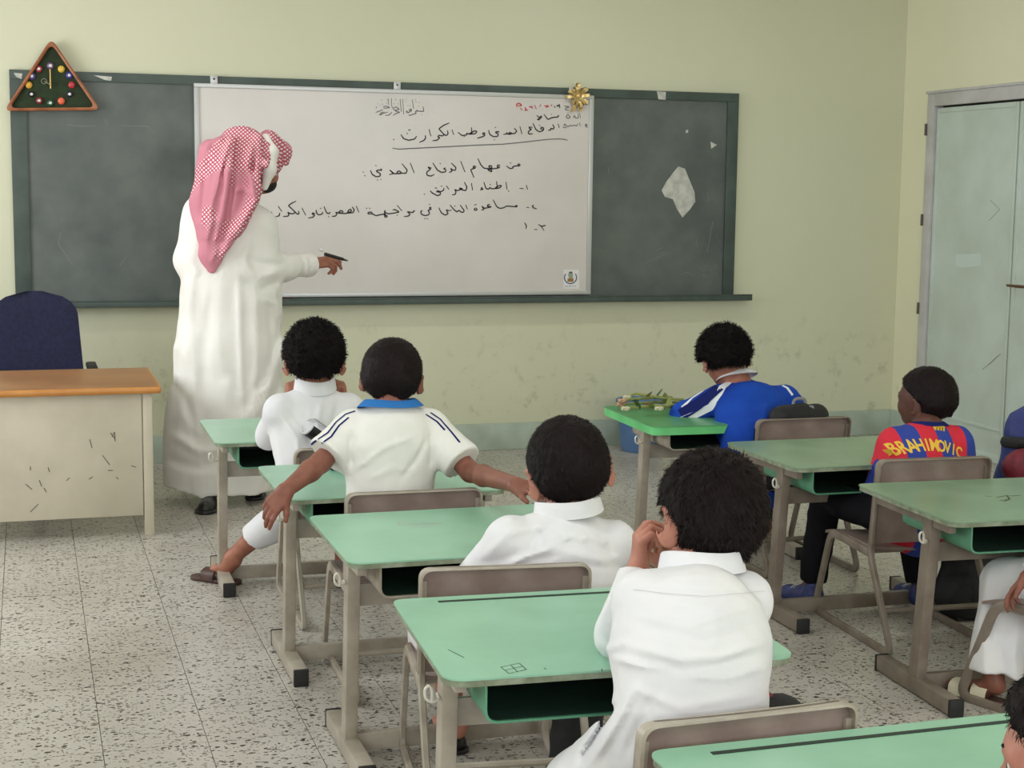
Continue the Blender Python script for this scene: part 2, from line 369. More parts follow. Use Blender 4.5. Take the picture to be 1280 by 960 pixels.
# pale mark and scratches on the door leaf
b_ = MB(); q = [Sx(*p, XR-.0065) for p in ((1195, 318), (1226, 317), (1227, 332), (1203, 335), (1194, 332))]
f = [b_.bm.verts.new(p) for p in q]; b_.bm.faces.new(f); b_.build('pale_patch', mat('pale_patch_tone', col(206, 222, 218), .5), door, smooth=False)
b_ = MB()
for pl in ([(1238, 250), (1250, 262), (1236, 276)], [(1236, 456), (1244, 448), (1251, 442)], [(1228, 462), (1240, 452)]):
    b_.ribbon([Sx(*p, XR-.006) for p in pl], .003, (-1, 0, 0))
tag(b_.build('scratches', M['scuff'], door, smooth=False), kind='stuff')

# ------------------------------------------------------------------ blackboard
bd = empty('blackboard', (2.02, YB, .84), label='long dark green-grey chalkboard screwed to the pale green wall', cat='chalkboard')
def child_at(o, root):                    # keep world placement when parenting to a moved empty
    o.parent = root; o.matrix_parent_inverse = Matrix.Translation(-root.location) if not root.rotation_euler.z else (Matrix.Translation(root.location) @ Matrix.Rotation(root.rotation_euler.z, 4, 'Z')).inverted()
    return o
BX0, BX1, BZ0, BZ1 = -.062, 4.095, .865, 2.105; FWB = .062
b_ = MB(); b_.box((BX0+.03, YB-.02, BZ0), (BX1-.03, YB, BZ1-.03)); child_at(b_.build('panel', M['board'], smooth=False), bd)
for nm, lo, hi in (('frame_rail', (BX0, YB-.034, BZ1-FWB+.012), (BX1, YB, BZ1)), ('frame_stile', (BX0, YB-.034, BZ0), (BX0+FWB+.02, YB, BZ1-FWB+.012)), ('frame_stile', (BX1-FWB-.01, YB-.034, BZ0), (BX1, YB, BZ1-FWB+.012))):
    b_ = MB(); b_.box(lo, hi, .003); child_at(b_.build(nm, M['boardf']), bd)
b_ = MB(); b_.box((-.08, YB-.10, .868), (4.19, YB, .898), .004); b_.box((-.08, YB-.10, .898), (4.19, YB-.088, .906), .002); child_at(b_.build('chalk_tray', M['boardf']), bd)
def patch(name, pts, m, parent, y=YB-.0205, th=.002, z=None):
    b = MB(); q = [Vy(px, py, y) for px, py in pts]
    v0 = [b.bm.verts.new((p.x, y, p.z)) for p in q]; v1 = [b.bm.verts.new((p.x, y-th, p.z)) for p in q]
    b.bm.faces.new(v0); b.bm.faces.new(list(reversed(v1)))
    for i in range(len(q)): b.bm.faces.new((v0[i], v1[i], v1[(i+1) % len(q)], v0[(i+1) % len(q)]))
    return child_at(b.build(name, m, smooth=False), parent)
patch('paper_residue', [(848, 208), (856, 211), (863, 228), (868, 240), (869, 252), (862, 262), (853, 272), (846, 261), (841, 249), (831, 246), (827, 238), (833, 227), (842, 215)], M['paper'], bd)
patch('paper_residue', [(888, 177), (896, 181), (889, 186)], M['paper'], bd)
patch('paper_residue', [(857, 163), (860, 162), (860, 166), (857, 166)], M['paper'], bd)
patch('paper_residue', [(821, 114), (832, 115), (832, 125), (823, 124)], M['paper'], bd, YB-.0345)
patch('paper_residue', [(117, 94), (140, 96), (139, 101), (131, 100)], M['paper'], bd, YB-.0345)
patch('paper_residue', [(17, 91), (28, 92), (27, 99), (20, 96)], M['paper'], bd, YB-.0345)
b_ = MB(); rr_ = random.Random(2)
CH = [[(84, 156), (102, 158), (120, 157)], [(130, 149), (135, 156)], [(152, 157), (185, 158), (192, 166)], [(805, 330), (822, 322), (838, 316)], [(820, 313), (830, 309)], [(822, 319), (834, 314)], [(870, 300), (874, 318), (880, 296), (884, 316), (891, 276), (896, 298)], [(884, 240), (886, 252)], [(76, 290), (73, 305), (90, 330)], [(150, 332), (158, 320)], [(690, 300), (700, 299)], [(848, 345), (858, 340), (866, 344)], [(760, 208), (761, 217)]]
for pl in CH: b_.ribbon([Vy(px, py, YB-.0205) for px, py in pl], .0045, (0, -1, 0), .001)
for k in range(40):
    a = rr_.uniform(0, 6.3); r = rr_.uniform(2, 11); cx, cy = 885+r*math.cos(a), 336+.9*r*math.sin(a)
    b_.ribbon([Vy(cx, cy, YB-.0205), Vy(cx+2, cy+rr_.uniform(-2, 2), YB-.0205)], .006, (0, -1, 0), .001)
tag(child_at(b_.build('chalk_marks', M['chalk'], smooth=False), bd), kind='stuff')
# ------------------------------------------------------------------ whiteboard
WX0, WX1, WZ0, WZ1, WY = .876, 3.156, .912, 2.063, YB-.062
wb = empty('whiteboard', (2.0, YB-.034, WZ0), label='white marker board with Arabic handwriting hung over the chalkboard', cat='whiteboard')
b_ = MB(); b_.box((WX0+.01, WY, WZ0+.01), (WX1-.01, YB-.0345, WZ1-.01)); child_at(b_.build('panel', M['white'], smooth=False), wb)
for lo, hi in (((WX0, WY-.008, WZ1-.022), (WX1, YB-.0345, WZ1)), ((WX0, WY-.008, WZ0), (WX1, YB-.0345, WZ0+.022)), ((WX0, WY-.008, WZ0+.022), (WX0+.028, YB-.0345, WZ1-.022)), ((WX1-.028, WY-.008, WZ0+.022), (WX1, YB-.0345, WZ1-.022))):
    b_ = MB(); b_.box(lo, hi, .003); child_at(b_.build('frame_rail', M['alu']), wb)
for px in (268, 497.5, 717):
    p = Vy(px, 104, WY); b_ = MB(); b_.box((p.x-.02, YB-.045, WZ1-.005), (p.x+.02, YB-.035, WZ1+.045), .003); o = child_at(b_.build('bracket', M['alu']), wb)
    b2 = MB(); b2.ball((p.x, YB-.046, WZ1+.026), .006, 8, 6); child_at(b2.build('screw', M['scuff']), wb)
# ------------------------------------------------------------------ pupils' desks
M['greene'] = mat('bright_green_edge', col(112, 206, 132), .4, col(98, 190, 118), 8)
DH = .58
def make_desk(w, d, top, frame, box, groove, hook=True, edge=None, eth=.017):
    root = empty('school_desk')
    x0, x1, y0, y1 = -w/2, w/2, -d/2, d/2
    oc = arc_pts([(x0, y0), (x1, y0), (x1, y1), (x0, y1)], [.05, .05, .035, .035], 7, True)
    b = MB(); b.prism([(p[0], p[1]) for p in oc], 'z', DH-.004, DH); o = b.build('tabletop', top, root)
    oc2 = arc_pts([(x0+.002, y0+.002), (x1-.002, y0+.002), (x1-.002, y1-.002), (x0+.002, y1-.002)], [.05, .05, .035, .035], 7, True)
    b = MB(); b.prism([(p[0], p[1]) for p in oc2], 'z', DH-eth, DH-.004); b.build('edge_band', edge or M['edge'], root)
    if groove:
        b = MB(); b.box((x0+.10, y1-.048, DH-.001), (x1-.03, y1-.036, DH+.0012)); b.build('pencil_groove', M['groove'], root, smooth=False)
    lx = w/2-.045; lt, lb = -.115, -.065      # leg leans: its foot stands further forward than its top
    for s in (-1, 1):
        b = MB(); zt, zb = DH-.022, .04; hw, hd = .0175, .026
        vs = []
        pr = [(-hw, -hd), (hw, -hd), (hw, hd), (-hw, hd)]
        P = arc_pts(pr, .006, 2, True)
        lo = [b.bm.verts.new((s*lx+p[0], lb+p[1], zb)) for p in P]; hi = [b.bm.verts.new((s*lx+p[0], lt+p[1], zt)) for p in P]
        n = len(P); b.bm.faces.new(lo); b.bm.faces.new(list(reversed(hi)))
        for i in range(n): b.bm.faces.new((lo[i], lo[(i+1) % n], hi[(i+1) % n], hi[i]))
        b.build('leg', frame, root, angle=30)
        b = MB(); b.box((s*lx-.022, -.29, .004), (s*lx+.022, .155, .052), .005); f = b.build('foot', frame, root)
        for ya, yb in ((-.303, -.288), (.153, .166)):
            b = MB(); b.box((s*lx-.023, ya, 0), (s*lx+.023, yb, .053), .004); b.build('end_cap', M['cap'], f)
        b = MB(); b.box((s*lx-.012, -.23, DH-.05), (s*lx+.012, .22, DH-.022), .003); b.build('top_bracket', frame, root)
    b = MB(); b.box((-lx+.01, -.085, .012), (lx-.01, -.06, .062), .004); b.build('lower_rail', frame, root)
    b = MB(); b.box((-lx+.01, -.10, DH-.165), (lx-.01, -.085, DH-.105), .004); b.build('upper_rail', frame, root)
    # book box: trough open to the pupil
    bw = w/2-.085; yb0, yb1 = y0+.035, y1-.16; zt, zb = DH-.023, DH-.105
    out = arc_pts([(-bw, zt), (-bw, zb), (bw, zb), (bw, zt)], [0, .028, .028, 0], 5)
    inn = arc_pts([(bw-.005, zt), (bw-.005, zb+.005), (-bw+.005, zb+.005), (-bw+.005, zt)], [0, .024, .024, 0], 5)
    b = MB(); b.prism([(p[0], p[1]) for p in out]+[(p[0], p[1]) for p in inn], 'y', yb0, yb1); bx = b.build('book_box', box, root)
    b = MB(); b.grid([[(p[0]*.998, yb0+.006, p[1]+.0005) for p in inn], [(p[0]*.998, yb1-.004, p[1]+.0005) for p in inn]]); b.box((-bw+.006, yb1-.008, zb+.006), (bw-.006, yb1-.003, zt)); b.build('inner_shade', M['boxd'], bx)  # dark sheet: the shade inside the box put into its colour
    if hook:
        b = MB(); x = -lx-.018; pts = [(x+.002, -.115, DH-.10), (x-.004, -.15, DH-.10), (x-.006, -.19, DH-.10), (x-.01, -.195, DH-.085), (x-.03, -.195, DH-.055), (x-.045, -.19, DH-.07), (x-.04, -.18, DH-.105), (x-.035, -.175, DH-.12)]
        pts = [(x-.002, -.10, DH-.092), (x-.004, -.13, DH-.095), (x-.03, -.135, DH-.10), (x-.046, -.135, DH-.088), (x-.048, -.135, DH-.062), (x-.036, -.135, DH-.05), (x-.026, -.135, DH-.066), (x-.028, -.135, DH-.098)]
        pts = [(x-.002+(p[0]-x+.002)*.72, p[1], DH-.092+(p[2]-DH+.092)*.75) for p in pts]; b.tube(arc_pts(pts, .010, 3), .0032, 7); b.build('bag_hook', M['wirew'], root)
    return root
GD = 'green topped school desks'
def place(o, x, y, rz, label, cat, group=None):
    o.location = (x, y, 0); o.rotation_euler = (0, 0, rz); tag(o, label, cat, group); return o
D = {}
D[4] = place(make_desk(.725, .60, M['green'], M['beige'], M['boxg'], True), 1.115, 3.005, -.055, 'green desk with a small square grid drawn on it, before the boy with clasped hands', 'desk', GD)
D[5] = place(make_desk(.725, .60, M['green'], M['beige'], M['boxg'], True), 1.325, 1.98, 0, 'green desk nearest the camera, cut by the bottom edge', 'desk', GD)
D[3] = place(make_desk(.70, .59, M['green'], M['beige'], M['beige'], False), 1.095, 3.975, .0, 'green desk with a pale scribble on top and a beige book box', 'desk', GD)
D[2] = place(make_desk(.70, .59, M['green'], M['beige'], M['boxg'], False), 1.068, 4.805, .0, 'green desk in front of the boy in the blue collared shirt', 'desk', GD)
D[1] = place(make_desk(.70, .60, M['green'], M['beige'], M['boxg'], False), .992, 5.90, -.01, 'green desk in front of the boy with hands on his cheeks, by the teacher', 'desk', GD)
D['A'] = place(make_desk(.72, .62, M['greenb'], M['beige'], M['beige'], False, True, M['greene'], .036), 2.73, 5.90, -.03, 'bright green desk holding flower stems, in front of the boy in blue', 'desk', GD)
D['B'] = place(make_desk(.72, .57, M['greeng'], M['beiged'], M['boxg'], False), 2.84, 4.905, -.01, 'dull green desk between the boy in blue and the boy in red stripes', 'desk', GD)
D['C'] = place(make_desk(.74, .60, M['greeng'], M['beiged'], M['boxg'], False), 2.885, 4.00, -.06, 'dull green worn desk behind the chair of the boy in red stripes', 'desk', GD)
# marks on desk tops
def marks(desk, lines, wd, m, name):
    b = MB(); inv = (Matrix.Translation(desk.location) @ Matrix.Rotation(desk.rotation_euler.z, 4, 'Z')).inverted()
    for pl in lines: b.ribbon([inv @ Gz(px, py, DH) for px, py in pl], wd, (0, 0, 1), .0004)
    b.build(name, m, desk, smooth=False)
marks(D[4], [[(626, 834), (649, 829), (658, 837), (636, 842), (626, 834)], [(638, 831), (647, 840)], [(631, 838), (653, 833)]], .0025, M['ink'], 'drawn_grid')
marks(D[4], [[(680, 835), (683, 837)], [(752, 836), (753, 840)], [(560, 812), (580, 822)]], .003, M['ink'], 'pen_mark')
marks(D[3], [[(499, 657), (506, 653), (515, 655), (523, 655), (533, 654), (545, 655), (553, 653)], [(512, 657), (524, 659), (540, 657)], [(500, 656), (497, 653)]], .006, M['paper'], 'scribble')
marks(D['C'], [[(1245, 622), (1256, 620), (1268, 620), (1276, 619)], [(1250, 626), (1262, 624)], [(1230, 620), (1240, 621)], [(1258, 619), (1262, 624), (1255, 627)]], .007, mat('gum_stain', col(82, 88, 70), .7), 'stain')
marks(D['B'], [[(1020, 545), (1060, 541)]], .002, M['ink'], 'pen_mark')

# ------------------------------------------------------------------ pupils' chairs
def make_chair(frame, panel, zt=.615, w=.41):
    root = empty('school_chair'); hw = w/2
    for s in (-1, 1):
        x = s*(hw-.008)
        path = arc_pts([(x, -.165, .315), (x, .13, .325), (x, .245, .011), (x, -.34, .011), (x, -.165, .31), (x, -.20, zt-.03)], [0, .05, .05, .05, .04, 0], 5)
        b = MB(); strap(b, path, (1, 0, 0), .028, .016); b.build('side_frame', frame, root, angle=35)
    b = MB(); b.tube([(-hw+.01, -.262, .14), (hw-.01, -.262, .14)], .0095, 8); b.build('stretcher', frame, root)
    b = MB(); b.tube([(-hw+.01, .11, .315), (hw-.01, .11, .315)], .009, 8); b.tube([(-hw+.01, -.12, .31), (hw-.01, -.12, .31)], .009, 8); b.build('cross_tube', frame, root)
    # seat: curved sheet
    rows = []
    N = 12
    for t in range(N+1):
        y = -.165+.35*t/N; row = []
        for k in range(11):
            u = -1+2*k/10; x = u*(hw-.012)
            z = .338 - .012*(1-u*u)*(1 if t < 9 else .5) - (.022*((t-8)/4)**2 if t > 8 else 0) + .0
            row.append((x, y, z))
        rows.append(row)
    low = [[(p[0], p[1], p[2]-.010) for p in r] for r in rows]
    b = MB(); closed_sheet(b, rows, low); b.build('seat', panel, root)
    # backrest: pressed panel whose rim is folded to the rear
    zb = .35; H_ = zt-zb
    prof = arc_pts([(-hw-.004, zb), (-hw-.004, zt), (hw+.004, zt), (hw+.004, zb)], [0, .03, .03, 0], 6)
    top = [(p[0], p[1]) for p in prof]
    yc = lambda x, z: -.172-.032*(z-zb)/H_ - .010*(1-(x/hw)**2)
    rows, low = [], []
    N = 14
    for t in range(N+1):
        v = t/N; z = zb+(H_-.0)*v; r1, r2 = [], []
        half = hw+.004
        zz = zt-z
        if zz < .03: half -= .03-math.sqrt(max(0, .03**2-(.03-zz)**2))
        for k in range(13):
            x = half*(-1+2*k/12); r1.append((x, yc(x, z)+.004, z)); r2.append((x, yc(x, z)-.004, z))
        rows.append(r1); low.append(r2)
    b = MB(); closed_sheet(b, rows, low); bk = b.build('backrest', panel, root)
    b = MB()                                   # the folded rim
    rim = [(Vector((p[0], yc(p[0], p[1]), p[1]))) for p in top]
    out_, in_ = [], []
    for i, p in enumerate(rim):
        c = Vector((0, p.y, max(zb+.05, min(zt-.09, p.z)))); d = (Vector((0, p.y, zt-.12))-p) if p.z > zt-.04 else Vector((-p.x, 0, 0))
        d.y = 0; d.normalize(); out_.append(p); in_.append(p+d*.007)
    A = [[q+Vector((0, .004, 0)) for q in out_], [q+Vector((0, -.022, 0)) for q in out_], [q+Vector((0, -.024, 0)) for q in in_], [q+Vector((0, -.003, 0)) for q in in_]]
    b.grid(A); b.build('rim', frame, bk)
    return root
def closed_sheet(b, A, B):
    va = [[b.bm.verts.new(p) for p in r] for r in A]; vb = [[b.bm.verts.new(p) for p in r] for r in B]
    R_, K = len(A), len(A[0])
    for i in range(R_-1):
        for j in range(K-1):
            b.bm.faces.new((va[i][j], va[i][j+1], va[i+1][j+1], va[i+1][j])); b.bm.faces.new((vb[i][j], vb[i+1][j], vb[i+1][j+1], vb[i][j+1]))
    for i in range(R_-1):
        b.bm.faces.new((va[i][0], va[i+1][0], vb[i+1][0], vb[i][0])); b.bm.faces.new((va[i][-1], vb[i][-1], vb[i+1][-1], va[i+1][-1]))
    for j in range(K-1):
        b.bm.faces.new((va[0][j], vb[0][j], vb[0][j+1], va[0][j+1])); b.bm.faces.new((va[-1][j], va[-1][j+1], vb[-1][j+1], vb[-1][j]))
GC = 'taupe school chairs'
c5 = place(make_chair(M['beige'], M['taupe']), 1.165, 2.53, .03, 'taupe chair under the boy with clasped hands, nearest the camera', 'chair', GC)
def dup(src, x, y, rz, label): return place(copy_tree(src), x, y, rz, label, 'chair', GC)
c4 = dup(c5, 1.10, 3.64, -.12, 'taupe chair of the boy touched on the neck, behind the drawn-on desk edge')
c3 = dup(c5, 1.09, 4.60, -.02, 'taupe chair of the boy in the blue collared shirt')
c2 = dup(c5, 1.07, 5.42, 0, 'taupe chair of the boy with his hands on his cheeks')
cB = place(make_chair(M['beiged'], M['taupe'], .62), 2.95, 5.66, 0, 'worn chair of the boy in blue, with a dark bag hung on its back', 'chair', GC)
cC = place(make_chair(M['beiged'], M['taupe'], .64), 2.88, 4.60, -.06, 'worn chair of the boy in the red and blue striped shirt', 'chair', GC)
cR = place(make_chair(M['beiged'], M['taupe'], .62), 2.915, 3.70, .35, 'chair at the right edge with its bent side frame showing, under the boy in sandals', 'chair', GC)

# ------------------------------------------------------------------ teacher's table and office chair
tx1 = .50; ty0, ty1 = 6.70, 7.45; tz = .655
tt = empty('teacher_table', (-.2, 7.05, 0), label='cream steel table with an oak veneer top by the left edge', cat='table')
b = MB(); b.box((-.95, ty0, tz-.026), (tx1+.03, ty1, tz)); child_at(b.build('tabletop', M['wood'], smooth=False), tt)
b = MB(); b.tube([(-.95, ty0-.002, tz-.013), (tx1+.03, ty0-.002, tz-.013)], .0145, 10, flat=((0, 1, 0), .6)); b.box((tx1+.028, ty0, tz-.027), (tx1+.036, ty1, tz+.001), .003); child_at(b.build('edge_band', M['wooded']), tt)
b = MB(); b.box((-.90, ty0+.035, .09), (tx1-.045, ty0+.05, tz-.026), .003); child_at(b.build('front_panel', M['cream']), tt)
for xx in (-.92, tx1-.04):
    for yy in (ty0+.03, ty1-.07):
        b = MB(); b.box((xx, yy, 0), (xx+.04, yy+.04, tz-.026), .003); child_at(b.build('leg', M['cream']), tt)
b = MB(); b.box((-.88, ty0+.08, tz-.12), (-.5, ty1-.05, tz-.026), .003); child_at(b.build('drawer', M['cream']), tt)
b = MB()
for pl in ([(112, 549), (115, 560)], [(138, 541), (144, 549)], [(128, 569), (137, 581)], [(135, 588), (141, 588)], [(83, 601), (87, 597)], [(111, 599), (116, 596)], [(38, 583), (38, 588)], [(49, 600), (52, 608)], [(55, 610), (58, 615)], [(32, 605), (40, 612)], [(164, 582), (170, 584)], [(145, 596), (148, 599)], [(60, 584), (62, 590)], [(38, 640), (48, 630)], [(140, 546), (143, 540), (144, 552)]):
    b.ribbon([Vy(px, py, ty0+.034) for px, py in pl], .005, (0, -1, 0), .0008)
child_at(b.build('scuffs', M['scuff'], smooth=False), tt)

oc = empty('office_chair', (.03, 7.93, 0), label='dark navy fabric office chair behind the teacher table', cat='chair')
b = MB()
rows, low = [], []
zb_, zt_ = .50, .985
for t in range(19):
    v = t/18; z = zb_+(zt_-zb_)*v
    hw = .235 - .035*v
    if v > .72: hw = (.235-.035*.72)*math.sqrt(max(.0, 1-((v-.72)/.285)**2.3))
    if v < .12: hw *= .82+.18*math.sqrt(v/.12)
    y0_ = .05+.06*v
    r1, r2 = [], []
    for k in range(15):
        u = -1+2*k/14; e = (1-abs(u)**3.)*(1-abs(2*v-1)**6)
        r1.append((hw*u, y0_+.03*(1-u*u)+.035*e, z)); r2.append((hw*u, y0_+.03*(1-u*u)-.03*e-.004, z))
    rows.append(r1); low.append(r2)
closed_sheet(b, rows, low); b.build('backrest', M['navy'], oc)
b = MB(); b.box((-.23, -.43, .40), (.23, .02, .47), .03, seg=3); b.build('seat', M['navy'], oc)
b = MB(); b.tube([(0, .02, .38), (0, .12, .42), (0, .14, .62)], .02, 8, flat=((0, 1, 0), .5)); b.build('back_bracket', M['blackp'], oc)
for s in (-1, 1):
    b = MB(); b.tube(arc_pts([(s*.20, -.2, .39), (s*.29, -.2, .40), (s*.27, -.22, .61), (s*.26, -.3, .62)], .04, 4), .014, 8); b.box((s*.262-.025, -.33, .612), (s*.262+.025, .0, .638), .010); b.build('armrest', M['blackp'], oc)
b = MB(); b.lathe([(.03, .08), (.03, .25), (.02, .25), (.02, .39)], (0, -.2, 0), 14); b.build('column', M['blackp'], oc)
for k in range(5):
    a = 2*PI*k/5+.3; c, s_ = math.cos(a), math.sin(a)
    b = MB(); b.tube([(0, -.2, .10), (.15*c, -.2+.15*s_, .09), (.27*c, -.2+.27*s_, .07)], [.025, .02, .014], 8); lg = b.build('base_arm', M['blackp'], oc)
    b = MB(); b.ball((.27*c, -.2+.27*s_, .028), .028, 12, 8, (.6, 1, 1)); b.build('caster', M['blackp'], lg)
# ------------------------------------------------------------------ sculpting kit: blended rounded shapes meshed with surface nets
def npv(p): return np.array([p[0], p[1], p[2]], dtype=np.float64)
class Clay:
    def __init__(s): s.prims = []; s.disp = []
    def cone(s, a, b, ra, rb, k=.012, sq=None, flat=False, op='add', ha=False, hb=False):
        """rounded cone a->b; sq=(dir, factor) squashes about the axis; flat ends square at b"""
        s.prims.append(('cone', npv(a), npv(b), ra, rb, k, (npv(sq[0])/np.linalg.norm(npv(sq[0])), sq[1]) if sq else None, flat, op)); return s
    def chain(s, pts, rs, k=.012, sq=None, flat=False):
        for i in range(len(pts)-1): s.cone(pts[i], pts[i+1], rs[i], rs[i+1], k, sq, flat and i == len(pts)-2)
        return s
    def ell(s, c, r, rot=None, k=.012, op='add'):
        s.prims.append(('ell', npv(c), np.array(r, float), np.array(rot if rot is not None else Matrix.Identity(3)), k, op)); return s
    def plane(s, p, n, k=.004, c=None, r=None):
        """cut away everything on the side n points to, within radius r of c"""
        s.prims.append(('plane', npv(p), npv(n)/np.linalg.norm(npv(n)), k, None if c is None else npv(c), r)); return s
    def field(s, lo, hi, h):
        n = np.ceil((hi-lo)/h).astype(int)+1
        ax = [lo[i]+h*np.arange(n[i]) for i in range(3)]
        V = np.full(n, .2, np.float32)
        def sub(l, u):
            i0 = np.clip(np.floor((l-lo)/h).astype(int), 0, n); i1 = np.clip(np.ceil((u-lo)/h).astype(int)+1, 0, n)
            return tuple(slice(a, b) for a, b in zip(i0, i1)), (i1 > i0).all()
        for p in s.prims:
            if p[0] == 'cone':
                _, a, b, ra, rb, k, sq, flat, op = p; R = max(ra, rb)+k+2.5*h
                l, u = np.minimum(a, b)-R, np.maximum(a, b)+R
                sl, ok = sub(l, u)
                if not ok: continue
                X = ax[0][sl[0]][:, None, None]; Y = ax[1][sl[1]][None, :, None]; Z = ax[2][sl[2]][None, None, :]
                px, py, pz = X-a[0], Y-a[1], Z-a[2]; ab = b-a
                if sq:
                    d, f = sq; t = (px*d[0]+py*d[1]+pz*d[2])*(1/f-1)
                    px = px+d[0]*t; py = py+d[1]*t; pz = pz+d[2]*t; ab = ab+d*(ab@d)*(1/f-1)
                L2 = ab@ab+1e-12; tt = (px*ab[0]+py*ab[1]+pz*ab[2])/L2; tc = np.clip(tt, 0, 1)
                dx, dy, dz = px-tc*ab[0], py-tc*ab[1], pz-tc*ab[2]
                D_ = np.sqrt(dx*dx+dy*dy+dz*dz)-(ra+(rb-ra)*tc)
                if sq: D_ = D_*(.5+.5*sq[1])
                if flat: D_ = np.maximum(D_, (tt-1)*math.sqrt(L2))
            elif p[0] == 'ell':
                _, c, r, rot, k, op = p; R = r.max()+k+2.5*h; sl, ok = sub(c-R, c+R)
                if not ok: continue
                X = ax[0][sl[0]][:, None, None]-c[0]; Y = ax[1][sl[1]][None, :, None]-c[1]; Z = ax[2][sl[2]][None, None, :]-c[2]
                q = [(X*rot[0][i]+Y*rot[1][i]+Z*rot[2][i])/r[i] for i in range(3)]
                k0 = np.sqrt(q[0]**2+q[1]**2+q[2]**2)+1e-9
                k1 = np.sqrt((q[0]/r[0])**2+(q[1]/r[1])**2+(q[2]/r[2])**2)+1e-9
                D_ = k0*(k0-1)/k1
            else:
                _, q, nn, k, c, rr = p
                if c is not None:
                    sl, ok = sub(c-rr, c+rr)
                    if not ok: continue
                else: sl = (slice(0, n[0]), slice(0, n[1]), slice(0, n[2]))
                X = ax[0][sl[0]][:, None, None]; Y = ax[1][sl[1]][None, :, None]; Z = ax[2][sl[2]][None, None, :]
                D_ = (X-q[0])*nn[0]+(Y-q[1])*nn[1]+(Z-q[2])*nn[2]
                if c is not None: D_ = np.where((X-c[0])**2+(Y-c[1])**2+(Z-c[2])**2 < rr*rr, D_, -1)
                V[sl] = np.maximum(V[sl], D_); continue
            W = V[sl]
            if op == 'add':
                hh = np.maximum(k-np.abs(W-D_), 0)/k; V[sl] = np.minimum(W, D_)-hh*hh*k*.25
            else:
                hh = np.maximum(k-np.abs(W+D_), 0)/k; V[sl] = np.maximum(W, -D_)+hh*hh*k*.25
        for fn in s.disp:
            idx = np.nonzero(np.abs(V) < .028)
            P = np.stack([ax[i][idx[i]] for i in range(3)], 1)
            V[idx] += fn(P)
        return V, ax
    def bounds(s):
        L, U = [], []
        for p in s.prims:
            if p[0] == 'cone' and p[-1] == 'add': R = max(p[3], p[4])+.02; L += [np.minimum(p[1], p[2])-R]; U += [np.maximum(p[1], p[2])+R]
            elif p[0] == 'ell' and p[-1] == 'add': R = p[2].max()+.02; L += [p[1]-R]; U += [p[1]+R]
        return np.min(L, 0), np.max(U, 0)
    def mesh(s, h, lo=None, hi=None, fine=(), hf=.003):
        if lo is None: lo, hi = s.bounds()
        V, Q = nets(*s.field(lo, hi, h), h)
        for (l, u) in fine:
            l, u = npv(l), npv(u); c = V[Q].mean(1)
            keep = ~((c > l+h).all(1) & (c < u-h).all(1)); Q = Q[keep]
            V2, Q2 = nets(*s.field(l, u, hf), hf)
            Q = np.concatenate([Q, Q2+len(V)]); V = np.concatenate([V, V2])
        used, inv = np.unique(Q, return_inverse=True)
        return V[used], inv.reshape(-1, 4)
def nets(V, ax, h):
    S = V < 0; n = np.array(V.shape)-1
    cnt = np.zeros(n, np.int8)
    for d in np.ndindex(2, 2, 2): cnt += S[d[0]:d[0]+n[0], d[1]:d[1]+n[1], d[2]:d[2]+n[2]]
    m = (cnt > 0) & (cnt < 8); I = np.nonzero(m); N = len(I[0])
    idx = np.full(n, -1, np.int64); idx[m] = np.arange(N)
    acc = np.zeros((N, 3)); w = np.zeros(N)
    for a in range(3):
        o = [(0, 0), (0, 1), (1, 0), (1, 1)]
        for p in o:
            d0 = [0, 0, 0]; q = list(p)
            for j in range(3):
                if j != a: d0[j] = q.pop(0)
            d1 = list(d0); d1[a] = 1
            v0 = V[I[0]+d0[0], I[1]+d0[1], I[2]+d0[2]]; v1 = V[I[0]+d1[0], I[1]+d1[1], I[2]+d1[2]]
            c = (v0 < 0) != (v1 < 0); t = np.where(c, v0/np.where(c, v0-v1, 1), 0)
            for j in range(3): acc[:, j] += np.where(c, d0[j]+(t if j == a else 0), 0)
            w += c
    P = acc/w[:, None]
    W = np.stack([ax[j][0]+(I[j]+P[:, j])*h for j in range(3)], 1)
    quads = []
    for a in range(3):
        b, c = (a+1) % 3, (a+2) % 3
        sl0 = [slice(None)]*3; sl1 = [slice(None)]*3; sl0[a] = slice(0, -1); sl1[a] = slice(1, None)
        A, B = S[tuple(sl0)], S[tuple(sl1)]
        E_ = np.nonzero(A != B); E_ = np.stack(E_, 1)
        ok = (E_[:, b] > 0) & (E_[:, c] > 0) & (E_[:, b] < n[b]) & (E_[:, c] < n[c]); E_ = E_[ok]
        f = A[tuple(E_.T)]
        def at(db, dc): e = E_.copy(); e[:, b] -= db; e[:, c] -= dc; return idx[tuple(e.T)]
        q = np.stack([at(1, 1), at(0, 1), at(0, 0), at(1, 0)], 1)
        q[~f] = q[~f][:, ::-1]; quads.append(q)
    Q = np.concatenate(quads) if quads else np.zeros((0, 4), int)
    Q = Q[(Q >= 0).all(1)]
    return W, Q
_rs = np.random.RandomState(7)
_lat = _rs.rand(32, 32, 32).astype(np.float32)*2-1
def vnoise(P):
    i = np.floor(P).astype(int); f = P-i; f = f*f*(3-2*f); r = 0
    for d in np.ndindex(2, 2, 2):
        j = (i+np.array(d)) % 32
        ww = np.prod(np.where(np.array(d) == 1, f, 1-f), 1)
        r = r+ww*_lat[j[:, 0], j[:, 1], j[:, 2]]
    return r
def wrinkle(freq, amp, seed=0, stretch=(1, 1, 1), ridged=True):
    st = np.array(stretch, float)
    def fn(P):
        Q = P*st*freq+seed*7.3; Q = Q+.6*np.stack([vnoise(Q*.6+11), vnoise(Q*.6+23), vnoise(Q*.6+37)], 1)
        v = vnoise(Q)
        if ridged: v = (1-np.abs(v)*2)
        return (-amp*v).astype(np.float32)
    return fn
